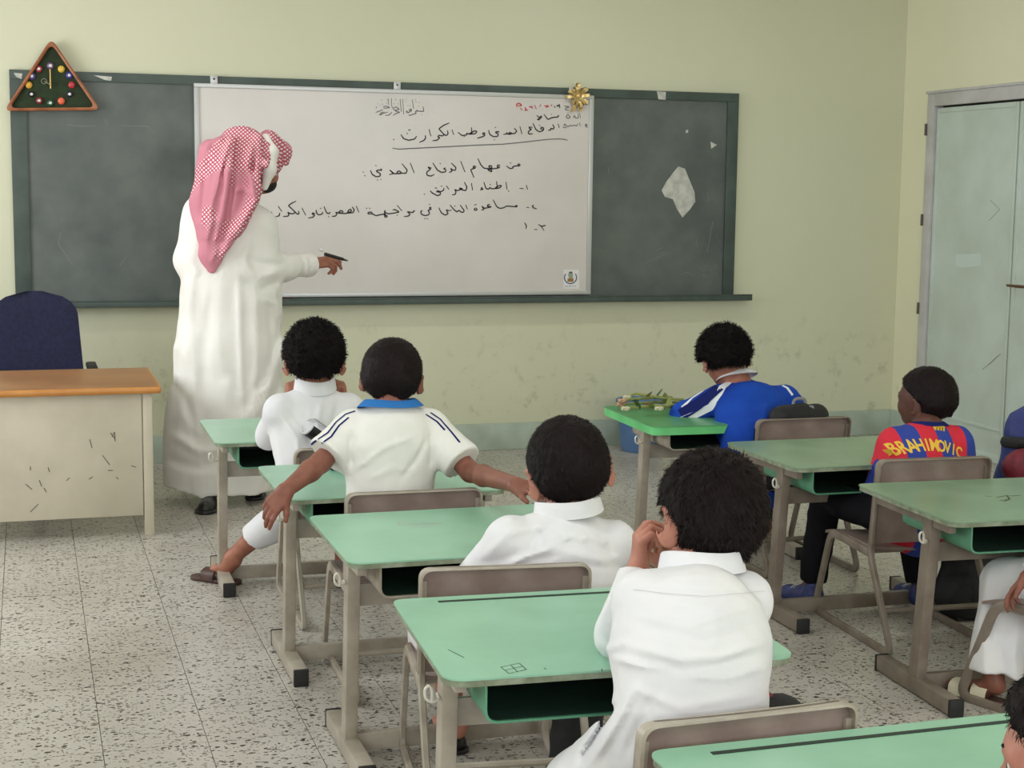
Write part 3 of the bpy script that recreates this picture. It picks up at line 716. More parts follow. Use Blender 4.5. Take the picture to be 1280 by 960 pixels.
def project_px(P):
    d = P-np.array(EYE)[None]; z = d@np.array(_F); return np.stack([640+FPX*(d@np.array(_R))/z, 480-FPX*(d@np.array(_U))/z], 1)
def creases(lines):
    """cloth folds: each (polyline seen from the pupils' backs, height in m (negative = groove), half-width in px)"""
    def fn(P):
        q = project_px(P); out = np.zeros(len(P))
        for pts, amp, wd in lines:
            best = np.full(len(P), 1e9); tt = np.zeros(len(P)); K = len(pts)-1
            for i in range(K):
                a, b = np.array(pts[i], float), np.array(pts[i+1], float); ab = b-a
                t = np.clip(((q-a)@ab)/(ab@ab), 0, 1); d = np.hypot(*(q-a-t[:, None]*ab).T)
                c = d < best; best = np.where(c, d, best); tt = np.where(c, (i+t)/K, tt)
            out -= amp*np.exp(-(best/wd)**2)*np.clip(np.minimum(tt, 1-tt)*5+.15, 0, 1)
        return out.astype(np.float32)
    return fn
def nmesh(name, V, Q, m, base, parent=None, extra=None):
    V = V-npv(base)[None]
    me = bpy.data.meshes.new(name)
    nq = len(Q); nt_ = 0
    loops = Q.reshape(-1); starts = np.arange(nq)*4; tot = np.full(nq, 4)
    if extra is not None:
        EV, EF = extra; EV = EV-npv(base)[None]; loops = np.concatenate([loops, (EF+len(V)).reshape(-1)])
        starts = np.concatenate([starts, nq*4+np.arange(len(EF))*3]); V = np.concatenate([V, EV]); tot = np.concatenate([tot, np.full(len(EF), 3)])
    me.vertices.add(len(V)); me.vertices.foreach_set('co', V.astype(np.float32).ravel())
    me.loops.add(len(loops)); me.loops.foreach_set('vertex_index', loops.astype(np.int32))
    me.polygons.add(len(starts)); me.polygons.foreach_set('loop_start', starts.astype(np.int32)); me.polygons.foreach_set('loop_total', tot.astype(np.int32))
    me.update(calc_edges=True); me.validate()
    me.shade_smooth(); me.materials.append(m)
    o = bpy.data.objects.new(name, me); C.objects.link(o)
    if parent: o.parent = parent
    else: o.location = base
    return o
def smooth_v(V, Q, it=1, lam=.5):
    for _ in range(it):
        acc = np.zeros_like(V); cnt = np.zeros(len(V))
        for i in range(4):
            a, b = Q[:, i], Q[:, (i+1) % 4]
            np.add.at(acc, a, V[b]); np.add.at(acc, b, V[a]); np.add.at(cnt, a, 1); np.add.at(cnt, b, 1)
        V = V*(1-lam)+lam*acc/np.maximum(cnt, 1)[:, None]
    return V
# ---- skin, cloth and hair materials
def skin_mat(name, c, c2):
    m = mat(name, c, .5, c2, 30, .12, 180, spec=.35); b = m.node_tree.nodes['Principled BSDF']
    b.inputs['Subsurface Weight'].default_value = .12; b.inputs['Subsurface Radius'].default_value = (.02, .008, .004); b.inputs['Subsurface Scale'].default_value = .4
    return m
def cloth_mat(name, c, c2=None, bump=.25, bs=45, rough=.85):
    m = mat(name, c, rough, c2 or c, 6, bump, bs, spec=.15); return m
M['skin'] = skin_mat('skin', col(166, 112, 92), col(152, 98, 80))
M['skinl'] = skin_mat('skin_light', col(186, 130, 112), col(172, 114, 98))
M['skind'] = skin_mat('skin_dark', col(96, 62, 52), col(84, 54, 46))
M['skinm'] = skin_mat('skin_brown', col(140, 90, 74), col(124, 78, 64))
M['thobe'] = cloth_mat('white_cotton', col(228, 228, 230), col(221, 222, 228))
M['thobet'] = cloth_mat('white_robe', col(243, 242, 238), col(234, 233, 228))
M['polo'] = cloth_mat('polo_knit', col(232, 232, 228), col(222, 222, 216))
M['bluecol'] = cloth_mat('blue_knit', col(48, 112, 180))
M['hair'] = mat('black_hair', col(27, 18, 19), .62, col(18, 12, 13), 120, 0, 300, spec=.16)
M['hairb'] = mat('very_dark_hair', col(22, 16, 17), .7, col(15, 11, 12), 120, 0, 300, spec=.12)
M['eye'] = mat('eye_white', col(225, 220, 215), .2); M['iris'] = mat('iris', col(30, 20, 16), .2)
M['lip'] = mat('lips', col(140, 80, 76), .5)
def frame(yaw, pitch=0, roll=0):
    """columns: right, forward, up. yaw left positive, pitch up positive, roll: lean to own right positive"""
    return (Matrix.Rotation(yaw, 3, 'Z') @ Matrix.Rotation(pitch, 3, 'X') @ Matrix.Rotation(roll, 3, 'Y'))
class Head:
    def __init__(s, c, yaw, pitch, roll, sc_=1.0): s.c = Vector(c); s.R = frame(yaw, pitch, roll); s.s = sc_
    def p(s, x, y, z): return s.c + s.R @ (Vector((x, y, z))*s.s)
    def skin(s, B, ears=1.0):
        k = s.s; R = s.R
        B.ell(s.p(0, 0, 0), (.082*k, .096*k, .086*k), R, .02)
        B.ell(s.p(0, .030, -.048), (.062*k, .064*k, .070*k), R, .03)
        B.ell(s.p(0, .052, -.092), (.034*k, .030*k, .022*k), R, .03)                 # chin
        B.ell(s.p(0, .078, -.010), (.050*k, .020*k, .014*k), R, .02)                 # brow
        B.cone(s.p(0, .088, -.022), s.p(0, .106, -.046), .006*k, .010*k, .01)         # nose
        for t in (-1, 1):
            B.ell(s.p(t*.008, .098, -.049), (.007*k, .008*k, .006*k), R, .006)
            B.ell(s.p(t*.030, .094, -.024), (.015*k, .012*k, .009*k), R, .008, op='sub')   # eye socket
            B.ell(s.p(t*.034, .070, -.050), (.020*k, .020*k, .022*k), R, .02)            # cheek
        B.ell(s.p(0, .088, -.068), (.020*k, .010*k, .0055*k), R, .006); B.ell(s.p(0, .086, -.077), (.016*k, .010*k, .006*k), R, .006)
        for t in (-1, 1):
            E_ = R @ frame(-t*.62) @ Matrix.Rotation(-.15, 3, 'X')
            B.ell(s.p(t*.092, -.008, -.036), (.0065*k*ears, .020*k*ears, .031*k*ears), E_, .006)
            B.ell(s.p(t*.0985, .001, -.032), (.0055*k*ears, .012*k*ears, .020*k*ears), E_, .003, op='sub')
            B.ell(s.p(t*.084, .002, -.060), (.006*k, .008*k, .010*k), E_, .005)
    def neck(s, B, base, r=.042, r2=.05): B.cone(s.p(0, -.018, -.05), base, r*s.s, r2*s.s, .03)
    def extras(s, parent, base):
        for t in (-1, 1):
            b = MB(); b.ball(s.p(t*.030, .082, -.026)-Vector(base), .012*s.s, 12, 8); e = b.build('eye', M['eye'], parent)
            b = MB(); b.ball(s.p(t*.0305, .0905, -.026)-Vector(base), .0052*s.s, 8, 6, (1, .8, 1)); b.build('iris', M['iris'], e)
            b = MB(); P = [s.p(t*x, y, z)-Vector(base) for x, y, z in ((.014, .098, -.006), (.03, .096, .000), (.046, .084, -.004))]; b.tube(P, [.0022*s.s, .003*s.s, .0015*s.s], 6); b.build('eyebrow', M['hair'], parent)
    def hair(s, parent, base, m, thick=.014, nape=-.070, fringe=.03, rough=.002, n=5000, slen=.022, lift=.004, curly=0., h=.0035, seed=1, top=1.0):
        H_ = Clay(); k = s.s; R = s.R
        H_.ell(s.p(0, -.004, .006), ((.082+thick)*k, (.096+thick)*k, (.086+thick*1.15*top)*k), R, .01)
        H_.cone(s.p(-.035, -.052, -.03), s.p(-.028, -.058, nape), .040*k, .022*k, .03); H_.cone(s.p(.035, -.052, -.03), s.p(.028, -.058, nape), .040*k, .022*k, .03)
        H_.cone(s.p(-.055, -.03, -.02), s.p(.055, -.03, -.02), .036*k, .036*k, .02)
        # hairline: clear the face, the ears and the neck
        H_.plane(s.p(0, .072, fringe), R @ Vector((0, .55, -.83)), c=s.p(0, .16, -.06), r=.19*k)
        for t in (-1, 1):
            H_.ell(s.p(t*.113, -.018, -.056), (.036*k, .062*k, .052*k), R, .006, op='sub'); H_.ell(s.p(t*.098, .045, -.05), (.030*k, .045*k, .045*k), R, .006, op='sub')
            H_.ell(s.p(t*.072, .075, -.045), (.036*k, .052*k, .050*k), R, .01, op='sub')
        H_.plane(s.p(0, -.06, nape-.004), R @ Vector((0, .35, -1)), k=.004)
        fr = 300 if curly else 120
        H_.disp.append(wrinkle(90, rough, seed)); H_.disp.append(wrinkle(38, rough*1.2, seed+3))
        V, Q = H_.mesh(h)
        if len(Q) == 0: return
        # strands
        fc = V[Q].mean(1); nn = np.cross(V[Q[:, 1]]-V[Q[:, 0]], V[Q[:, 2]]-V[Q[:, 0]]); nn /= np.linalg.norm(nn, axis=1)[:, None]+1e-12
        c = npv(s.c); out = ((fc-c)*nn).sum(1) > .4*np.linalg.norm(fc-c, axis=1)
        rs = np.random.RandomState(seed); cand = np.nonzero(out)[0]; sel = cand[rs.randint(0, len(cand), n)]
        P = fc[sel]+rs.uniform(-1, 1, (n, 3))*h*.6; N_ = nn[sel]
        Rm = np.array(R); up, fw, rt = Rm[:, 2], Rm[:, 1], Rm[:, 0]
        crown = c+Rm@(np.array([.012, -.045, .09])*k)
        D_ = P-crown; D_ = D_ - (D_*N_).sum(1)[:, None]*N_; D_ /= np.linalg.norm(D_, axis=1)[:, None]+1e-9
        sw = np.cross(N_, D_); D_ = D_+.35*sw+rs.normal(0, .28+curly, (n, 3)); D_ -= (D_*N_).sum(1)[:, None]*N_*.9; D_ /= np.linalg.norm(D_, axis=1)[:, None]+1e-9
        S_ = np.cross(N_, D_); L_ = slen*k*rs.uniform(.5, 1.2, n)[:, None]; wd = .0007*k*rs.uniform(.6, 1.4, n)[:, None]
        lf = lift*k*rs.uniform(.3, 1.5, n)[:, None]
        a = P-S_*wd-N_*.001; b_ = P+S_*wd-N_*.001; mid = P+D_*L_*.55+N_*lf; m1 = mid-S_*wd; m2 = mid+S_*wd; tip = P+D_*L_+N_*lf*.7
        EV = np.stack([a, b_, m2, m1, tip], 1).reshape(-1, 3); o = np.arange(n)[:, None]*5
        EF = np.concatenate([o+np.array([[0, 1, 2]]), o+np.array([[0, 2, 3]]), o+np.array([[3, 2, 4]])])
        return nmesh('hair', V, Q, m, base, parent, extra=(EV, EF))
def hand(B, w, d, n, side, curl=(.3, .3, .35, .4), thumb=(.6, .35), s=1.0, spread=.06, reg=0.):
    """w wrist, d along the hand, n out of the palm, side +1 = thumb toward d x n"""
    w, d, n = Vector(w), Vector(d).normalized(), Vector(n); n = (n-d*n.dot(d)).normalized(); l = d.cross(n)*side
    P = lambda a, b_, c: w + d*a*s + l*b_*s + n*c*s
    off = (.022, .0075, -.007, -.0205); L1 = (.030, .033, .031, .024); L2 = (.019, .022, .020, .015); L3 = (.015, .017, .016, .013); base = (.062, .065, .062, .056)
    for i in range(4):
        B.cone(P(.005, off[i]*.55, 0), P(base[i], off[i], 0), .0135*s, .0098*s, .010)
        c = curl[i]; a0 = c*.9; dirs = []
        sp = spread*(1.5-i)
        f0 = (d+l*sp).normalized()
        p = P(base[i], off[i], 0); ang = 0
        for L_, r0, r1, bb in ((L1[i], .0088, .0078, a0), (L2[i], .0078, .0070, c*1.3), (L3[i], .0070, .0056, c*.8)):
            ang += bb; q = p + (f0*math.cos(ang)+n*math.sin(ang))*L_*s
            B.cone(p, q, r0*s, r1*s, .0025); p = q
    B.cone(P(.008, .012, .002), P(.034, .026, .008), .014*s, .0125*s, .012)
    a, b_ = thumb; p = P(.034, .027, .009)
    dr = (d*math.cos(a)+l*math.sin(a)+n*b_).normalized(); q = p+dr*.026*s; B.cone(p, q, .0105*s, .009*s, .006)
    dr2 = (dr+n*b_*.6+d*.25).normalized(); B.cone(q, q+dr2*.021*s, .009*s, .007*s, .003)
    ctr = P(.055-reg*.5, .0, .01); r = (.095+reg)*s
    return (ctr-Vector((r, r, r)), ctr+Vector((r, r, r)))
def collar(parent, base, c, up, fwd, rx, ry, hgt, m, name='collar', th=.0035, flare=.0, gap=.0):
    c = Vector(c); up = Vector(up).normalized(); fwd = Vector(fwd); fwd = (fwd-up*fwd.dot(up)).normalized(); rt = fwd.cross(up)
    b = MB(); N = 40; rows = []
    prof = [(-th, 0), (-th, hgt*.5), (-th*.7, hgt), (0, hgt+.0025), (th*.7, hgt), (th, hgt*.5), (th, 0)]
    V = []
    for i in range(N+1):
        a = -PI/2+gap+(2*PI-2*gap)*i/N - PI
        row = []
        for o, z in prof:
            sc2 = 1+flare*(1-z/hgt)
            row.append(b.bm.verts.new(c+rt*(rx*sc2+o)*math.cos(a)+fwd*(ry*sc2+o)*math.sin(a)+up*(z+.004*math.sin(a*2+1))-Vector(base)))
        V.append(row)
    for i in range(N):
        for j in range(len(prof)-1): b.bm.faces.new((V[i][j], V[i+1][j], V[i+1][j+1], V[i][j+1]))
    return b.build(name, m, parent, angle=60)
# ------------------------------------------------------------------ people
def lerp(a, b, t): return Vector(a)*(1-t)+Vector(b)*t
def person(label, sp, group=None):
    fw = Vector(sp.get('fwd', (0, 1, 0))).normalized(); up = Vector((0, 0, 1)); rt = fw.cross(up)
    pe, wa, ch, nb = [Vector(sp[k]) for k in ('pe', 'wa', 'ch', 'nb')]; rp, rw, rc = sp['w']; ch = ch-up*sp.get('chd', .035); sq = (fw, sp.get('sq', .68))
    base = Vector((pe.x, pe.y, 0)); hd = Head(*sp['head']); S = hd.s
    B = Clay(); g = .014
    B.chain([pe, wa, ch], [rp-g, rw-g, rc-g-.01], .03, sq); B.cone(ch, nb, rc-g-.02, .035*S, .03, sq)
    shL, shR = Vector(sp['L'][0]), Vector(sp['R'][0])
    B.cone(shL, shR, .034*S, .034*S, .03)
    hd.neck(B, nb); hd.skin(B, sp.get('ears', 1.0))
    r = sp.get('ar', (.036, .031, .022)); fine = []
    for sd, key in ((-1, 'L'), (1, 'R')):
        sh, el, wr = [Vector(v) for v in sp[key][:3]]
        mid = lerp(el, wr, .3)
        B.cone(sh, el, r[0]*S, r[1]*S*.92, .02); B.chain([el, mid, wr], [r[1]*S*.92, r[1]*S*.95, r[2]*S], .015, None)
        hs = sp[key][3]
        if hs:
            fine.append(hand(B, wr+Vector(hs['d']).normalized()*-.006, hs['d'], hs['n'], hs['side'], hs.get('curl', (.3, .35, .4, .45)), hs.get('thumb', (.6, .35)), hs.get('s', S*.98), hs.get('spread', .06), hs.get('reg', 0.)))
    for key in ('lL', 'lR'):
        if key in sp:
            hp, kn, an, toe = [Vector(v) for v in sp[key]]
            B.chain([hp, kn], [.060*S, .044*S], .02); B.chain([kn, lerp(kn, an, .35), an], [.042*S, .041*S, .027*S], .02)
            B.chain([an, lerp(an, toe, .25)-up*.022*S, toe], [.027*S, .026*S, .018*S], .015)
            B.ell(an+(an-toe).normalized()*.012*S-up*.018*S, (.026*S, .026*S, .026*S), None, .015)
    hl = hd.p(-.12, -.13, -.12); hh = hd.p(.12, .13, .12); c_ = hd.c; rr = .135*S
    fine.insert(0, (c_-Vector((rr, rr, rr*1.15)), c_+Vector((rr, rr, rr))))
    V, Q = B.mesh(sp.get('h', .007), fine=fine[:1], hf=sp.get('hf', .0035))
    # the hands at a finer pitch; boxes already meshed finely are left alone
    done = [(npv(fine[0][0]), npv(fine[0][1]))]
    for (l, u) in fine[1:]:
        l, u = npv(l), npv(u); hh_ = sp.get('hf', .0035)*.8
        def inside(c, boxes, m):
            r_ = np.zeros(len(c), bool)
            for (a_, b_) in boxes: r_ |= ((c > a_+m) & (c < b_-m)).all(1)
            return r_
        c = V[Q].mean(1); Q = Q[~(inside(c, [(l, u)], .007) & ~inside(c, done, .0))]
        V2, Q2 = nets(*B.field(l, u, hh_), hh_)
        Q2 = Q2[~inside(V2[Q2].mean(1), done, .004)]
        Q = np.concatenate([Q, Q2+len(V)]); V = np.concatenate([V, V2]); done.append((l, u))
    V = smooth_v(V, Q, 1, .4)
    body = nmesh('person', V, Q, M[sp['skin']], base)
    tag(body, label, 'person', group)
    hd.extras(body, base)
    hd.hair(body, base, M[sp.get('hairm', 'hair')], **sp.get('hair', {}))
    # clothes
    K = Clay(); K.chain([pe, wa, ch], [rp, rw, rc], .04, sq); nc = nb-up*sp.get('drop', .042)*S; K.cone(ch, nc, rc-.012, .055*S, .05, sq)
    K.cone(shL, lerp(shL, nc, .8), .047*S, .042*S, .04); K.cone(shR, lerp(shR, nc, .8), .047*S, .042*S, .04)
    slv = sp.get('sleeve', 'long'); cr = sp.get('cr', (.050, .046, .036))
    for key in ('L', 'R'):
        sh, el, wr = [Vector(v) for v in sp[key][:3]]
        if slv == 'long':
            t = sp.get('cuff', .93)
            K.cone(sh, el, cr[0]*S, cr[1]*S, .025); K.cone(el, lerp(el, wr, t), cr[1]*S, cr[2]*S, .02, flat=True)
        else:
            e = lerp(sh, el, .80); K.cone(sh, e, cr[0]*S, cr[0]*S*1.28, .03, flat=True)
    low = sp.get('lower', 'robe')
    if low == 'robe':
        for key in ('lL', 'lR'):
            hp, kn, an, toe = [Vector(v) for v in sp[key]]
            hem = sp.get('hem', .8); l4 = sp.get('lr', (.085, .066, .064, .078))
            K.cone(hp, kn, l4[0]*S, l4[1]*S, .04); K.cone(kn, lerp(kn, an, hem), l4[2]*S, l4[3]*S, .03, flat=True)
        if sp.get('web', True):
            a, b_ = Vector(sp['lL'][1]), Vector(sp['lR'][1]); K.cone(lerp(a, b_, .2), lerp(a, b_, .8), .045*S, .045*S, .05)
            K.cone((Vector(sp['lL'][0])+Vector(sp['lR'][0]))/2, (a+b_)/2, .075, .05, .05)
            a2, b2 = lerp(*[Vector(v) for v in sp['lL'][1:3]], .5), lerp(*[Vector(v) for v in sp['lR'][1:3]], .5)
            K.cone(lerp(a2, b2, .15), lerp(a2, b2, .85), .035, .035, .06)
    if sp.get('extra'): sp['extra'](K, S)
    K.disp.append(wrinkle(9, sp.get('wr', .004), sp.get('seed', 1), sp.get('wst', (1, 1, .6)))); K.disp.append(wrinkle(24, sp.get('wr', .004)*.35, 5))
    if sp.get('folds'): K.disp.append(creases(sp['folds']))
    V, Q = K.mesh(sp.get('kh', .0065)); V = smooth_v(V, Q, 1, .4)
    top = nmesh('thobe' if low == 'robe' else 'shirt', V, Q, M[sp['cloth']], base, body)
    cl = sp.get('collar')
    if cl: collar(top, base, cl['c'], cl.get('up', hd.p(0, -.02, 0)-nb), fw, cl.get('rx', .055)*S, cl.get('ry', .05)*S, cl.get('h', .034)*S, M[cl.get('m', sp['cloth'])], flare=cl.get('flare', .12))
    if low == 'trousers':
        P = Clay()
        for key in ('lL', 'lR'):
            hp, kn, an, toe = [Vector(v) for v in sp[key]]
            P.cone(hp, kn, .080*S, .058*S, .03); P.cone(kn, lerp(kn, an, .97), .058*S, .050*S, .02, flat=True)
        P.ell(pe, (rp*.98, rp*.62, .09), None, .04)
        P.disp.append(wrinkle(14, .004, 9))
        V, Q = P.mesh(.007); nmesh('trousers', V, Q, M[sp['trouser']], base, body)
    return body, top, base, hd
def shoe(parent, base, an, toe, m, sole, S=1.0, kind='trainer', name='shoe'):
    an, toe = Vector(an), Vector(toe); d = (toe-an); d.z = 0; d.normalize(); up = Vector((0, 0, 1)); zf = .0
    heel = Vector((an.x, an.y, 0))-d*.035*S; tip = heel+d*.215*S; sd = d.cross(up)
    B = Clay(); q = lambda t, z, l=0: heel+d*t*S+up*z*S+sd*l*S
    if kind == 'trainer':
        B.chain([q(.03, .045), q(.08, .040), q(.16, .026), q(.185, .022)], [.034*S, .036*S, .034*S, .028*S], .02)
        B.cone(q(.035, .05), q(.035, .085), .034*S, .033*S, .02); B.cone(q(.04, .10), q(.04, .13), .024*S, .024*S, .004, op='sub')
    else:
        B.chain([q(.03, .022), q(.10, .018), q(.18, .016)], [.030*S, .028*S, .030*S], .02)
        B.ell(q(.05, .060), (.030*S, .030*S, .035*S), None, .01, op='sub')
    B.plane(q(0, .008), (0, 0, -1)); V, Q = B.mesh(.004)
    o = nmesh(name, V, Q, m, base, parent)
    K = Clay(); K.chain([q(.028, .004), q(.09, .004, .004), q(.17, .004), q(.188, .004)], [.036*S, .033*S, .038*S, .030*S], .02)
    K.plane(q(0, .014), (0, 0, 1)); K.plane(Vector((0, 0, .0005)), (0, 0, -1)); V, Q = K.mesh(.004); nmesh('sole', V, Q, sole, base, o)
    return o
M['trainerb'] = mat('blue_trainer', col(54, 64, 118), .6, col(34, 40, 86), 60)
M['solew'] = mat('pale_sole', col(190, 186, 180), .6)
M['blackleather'] = mat('black_leather', col(24, 22, 24), .35)
M['brownleather'] = mat('brown_leather', col(84, 56, 50), .5, col(60, 38, 36), 20)
M['blacktr'] = cloth_mat('black_trousers', col(20, 20, 26), col(14, 14, 18))

# ---- boy with clasped hands, nearest the camera (4)
H4 = Head(Vy(889, 632, 2.70), .42, -.10, -.05, 1.06)
b4, t4, base4, hd4 = person('boy in a white thobe with clasped hands raised to his face, nearest the camera', dict(
    head=(Vy(889, 634, 2.69), .06, -.03, .08, 1.03), skin='skinl', cloth='thobe', fwd=(-.05, 1, 0), h=.0065, hf=.0028, kh=.0055,
    pe=Vy(862, 905, 2.46), wa=Vy(868, 850, 2.48), ch=Vy(866, 790, 2.55), nb=Vy(876, 710, 2.64), w=(.140, .130, .150), sq=.70, chd=.03,
    L=(Vy(803, 752, 2.60), Vy(775, 795, 2.80), Vy(799, 706, 2.88), dict(d=(.02, .05, 1), n=(.9, -.1, .25), side=1, curl=(.75, .8, .9, 1.0), thumb=(.5, .5))),
    R=(Vy(932, 750, 2.61), Vy(915, 800, 2.84), Vy(842, 715, 2.93), dict(d=(-.32, .0, 1), n=(-.75, -.6, .0), side=-1, curl=(.6, .7, .75, .8), thumb=(.5, .3))),
    lL=(Vy(822, 915, 2.50), Vy(728, 985, 2.68), (.80, 2.76, .08), (.76, 2.92, .03)), lR=(Vy(905, 915, 2.50), (1.27, 2.80, .38), (1.30, 2.84, .08), (1.31, 3.0, .03)),
    hem=.85, ears=1.38, cuff=.86, seed=3, wr=.0035,
    collar=dict(c=Vy(877, 715, 2.635), rx=.074, ry=.066, h=.036, flare=.10, up=(.02, .22, 1)),
    hair=dict(n=9000, slen=.017, lift=.0028, nape=-.074, thick=.015, seed=4, h=.003, rough=.0025, top=1.05),
    folds=[([(790, 768), (860, 782), (962, 752)], .005, 4), ([(778, 806), (850, 824), (900, 822), (962, 800)], .009, 5), ([(780, 822), (860, 840), (958, 816)], -.006, 5), ([(800, 785), (880, 800), (958, 776)], -.005, 4), ([(850, 846), (910, 848), (958, 832)], .007, 4), ([(765, 822), (800, 832), (840, 835)], .010, 4),
           ([(790, 860), (850, 885), (945, 868)], .006, 6), ([(745, 800), (760, 812), (790, 800)], .005, 5), ([(770, 880), (748, 915), (722, 955)], -.018, 4), ([(800, 850), (770, 905), (738, 955)], .012, 6), ([(822, 860), (800, 905), (780, 950)], -.008, 6),
           ([(800, 732), (870, 738), (962, 738)], -.0022, 2.5), ([(830, 750), (890, 760), (940, 750)], .004, 6)]))
# ---- boy leaning back whose neck is touched (3)
b3, t3, base3, hd3 = person('boy in a white thobe leaning left, a hand reaching for his neck', dict(
    head=(Vy(710, 577, 3.66), -.20, -.02, -.18, 1.10), skin='skinl', cloth='thobe', h=.007, hf=.0032,
    pe=Vy(700, 800, 3.55), wa=Vy(700, 755, 3.55), ch=Vy(697, 700, 3.58), nb=Vy(708, 640, 3.62), w=(.135, .130, .150), sq=.68,
    L=(Vy(634, 676, 3.60), Vy(572, 750, 3.70), Vy(526, 800, 3.75), dict(d=(-.25, .05, -1), n=(.8, .5, 0), side=1, curl=(.3, .4, .5, .5), s=.95)), R=(Vy(768, 680, 3.60), Vy(790, 735, 3.84), Vy(730, 735, 3.96), None),
    lL=((1.0, 3.66, .40), (1.03, 3.96, .39), (1.07, 3.86, .08), (1.06, 4.01, .03)), lR=((1.16, 3.66, .40), (1.27, 3.96, .39), (1.42, 4.0, .08), (1.44, 4.15, .03)),
    hem=.42, seed=8, wr=.004, ears=1.3,
    collar=dict(c=Vy(711, 643, 3.615), rx=.074, ry=.066, h=.036, flare=.08, up=(-.12, .1, 1)),
    hair=dict(n=7000, slen=.014, lift=.0014, nape=-.068, thick=.013, seed=6, h=.0032, rough=.001),
    folds=[([(600, 700), (640, 665), (690, 655)], .005, 5), ([(636, 706), (662, 694), (690, 686)], .011, 3), ([(640, 716), (665, 702), (700, 694)], -.008, 3), ([(670, 652), (682, 668), (690, 690)], .007, 4), ([(690, 672), (705, 668), (712, 676)], .006, 3), ([(715, 668), (728, 676), (735, 668)], .006, 3), ([(742, 672), (752, 680), (760, 676)], .006, 3), ([(700, 690), (750, 700), (780, 696)], .006, 5), ([(660, 700), (668, 672), (690, 660)], -.006, 4),
           ([(690, 680), (720, 668), (765, 676)], .004, 3.5), ([(590, 705), (625, 700), (650, 690)], -.005, 4), ([(670, 706), (720, 706), (770, 710)], -.005, 4)]))
# ---- boy with the spread arms (2)
b2_, t2, base2, hd2 = person('boy in a white polo with a blue collar, both arms stretched out sideways', dict(
    head=(Vy(490, 464, 4.58), -.30, .02, .04, 1.00), skin='skinm', cloth='polo', lower='trousers', trouser='thobe', sleeve='short', h=.007, hf=.0034,
    pe=Vy(489, 650, 4.505), wa=Vy(488, 615, 4.50), ch=Vy(489, 550, 4.51), nb=Vy(488, 508, 4.53), w=(.130, .122, .138), sq=.66,
    L=(Vy(442, 533, 4.56), Vy(401, 578, 4.50), Vy(356, 614, 4.42), dict(d=(-.62, -.05, -.7), n=(.5, .75, -.25), side=1, curl=(.25, .35, .45, .55), thumb=(.7, .2), s=1.0, reg=.06)),
    R=(Vy(536, 533, 4.56), Vy(588, 590, 4.42), Vy(645, 606, 4.02), dict(d=(.6, -.8, -.05), n=(.25, .2, -.9), side=-1, curl=(.3, .3, .35, .4), thumb=(.5, .2), s=.95, reg=.09)),
    lL=((1.0, 4.58, .40), (1.12, 4.87, .40), (1.27, 4.84, .08), (1.29, 4.99, .03)), lR=((1.14, 4.58, .40), (1.27, 4.85, .40), (1.38, 4.86, .08), (1.41, 5.0, .03)),
    ar=(.036, .033, .022), cr=(.050, .046, .036), seed=12, wr=.003,
    collar=dict(c=Vy(488, 509, 4.53), rx=.080, ry=.058, h=.020, flare=.25, m='bluecol', up=(0, .15, 1)),
    hair=dict(n=5000, slen=.010, lift=.0012, nape=-.066, thick=.010, seed=9, h=.0036, rough=.001),
    folds=[([(440, 590), (480, 560), (520, 545)], .008, 3), ([(500, 600), (520, 575), (535, 545)], -.008, 3), ([(460, 600), (490, 585), (520, 590)], .004, 4), ([(470, 530), (490, 560), (500, 600)], -.003, 4), ([(440, 540), (437, 560), (440, 585)], -.008, 3), ([(537, 540), (540, 560), (537, 585)], -.008, 3)]))
# ---- boy with hands on his cheeks (1)
b1, t1, base1, hd1 = person('boy in a white thobe holding both cheeks, seated nearest the teacher', dict(
    head=(Vy(393, 441, 5.42), -.17, -.02, .0, 1.08), skin='skin', cloth='thobe', h=.007, hf=.0038,
    pe=Vy(393, 610, 5.34), wa=Vy(393, 580, 5.36), ch=Vy(392, 530, 5.40), nb=Vy(394, 485, 5.42), w=(.128, .128, .145), sq=.68,
    L=(Vy(350, 514, 5.40), Vy(338, 545, 5.56), Vy(360, 500, 5.47), dict(d=(.05, -.15, 1), n=(.95, 0, .1), side=1, curl=(1.25, 1.3, 1.35, 1.4), thumb=(.3, .6), s=.92)),
    R=(Vy(436, 512, 5.40), Vy(455, 530, 5.56), Vy(429, 498, 5.47), dict(d=(-.05, -.15, 1), n=(-.95, 0, .1), side=-1, curl=(1.25, 1.3, 1.35, 1.4), thumb=(.3, .6), s=.92)),
    lL=((1.0, 5.36, .40), Vy(362, 632, 5.64), Vy(290, 697, 5.80), Vy(268, 712, 5.86)), lR=((1.12, 5.36, .40), (1.14, 5.70, .40), (1.12, 5.66, .07), (1.13, 5.8, .03)),
    hem=.62, lr=(.078, .050, .046, .050), ears=1.3, seed=15, cuff=.9, wr=.0035,
    collar=dict(c=Vy(394, 487, 5.42), rx=.062, ry=.058, h=.042, flare=.10),
    hairm='hairb', hair=dict(n=6000, slen=.012, lift=.006, nape=-.062, thick=.015, seed=11, h=.004, rough=.004, curly=.6, top=1.0),
    folds=[([(352, 520), (372, 550), (374, 600)], .009, 3), ([(360, 510), (386, 540), (388, 590)], -.007, 3), ([(402, 500), (396, 540), (402, 580)], .008, 3), ([(424, 500), (412, 540), (416, 575)], -.008, 3), ([(436, 510), (424, 545), (424, 575)], .008, 3), ([(382, 505), (380, 540), (385, 570)], -.003, 3)]))
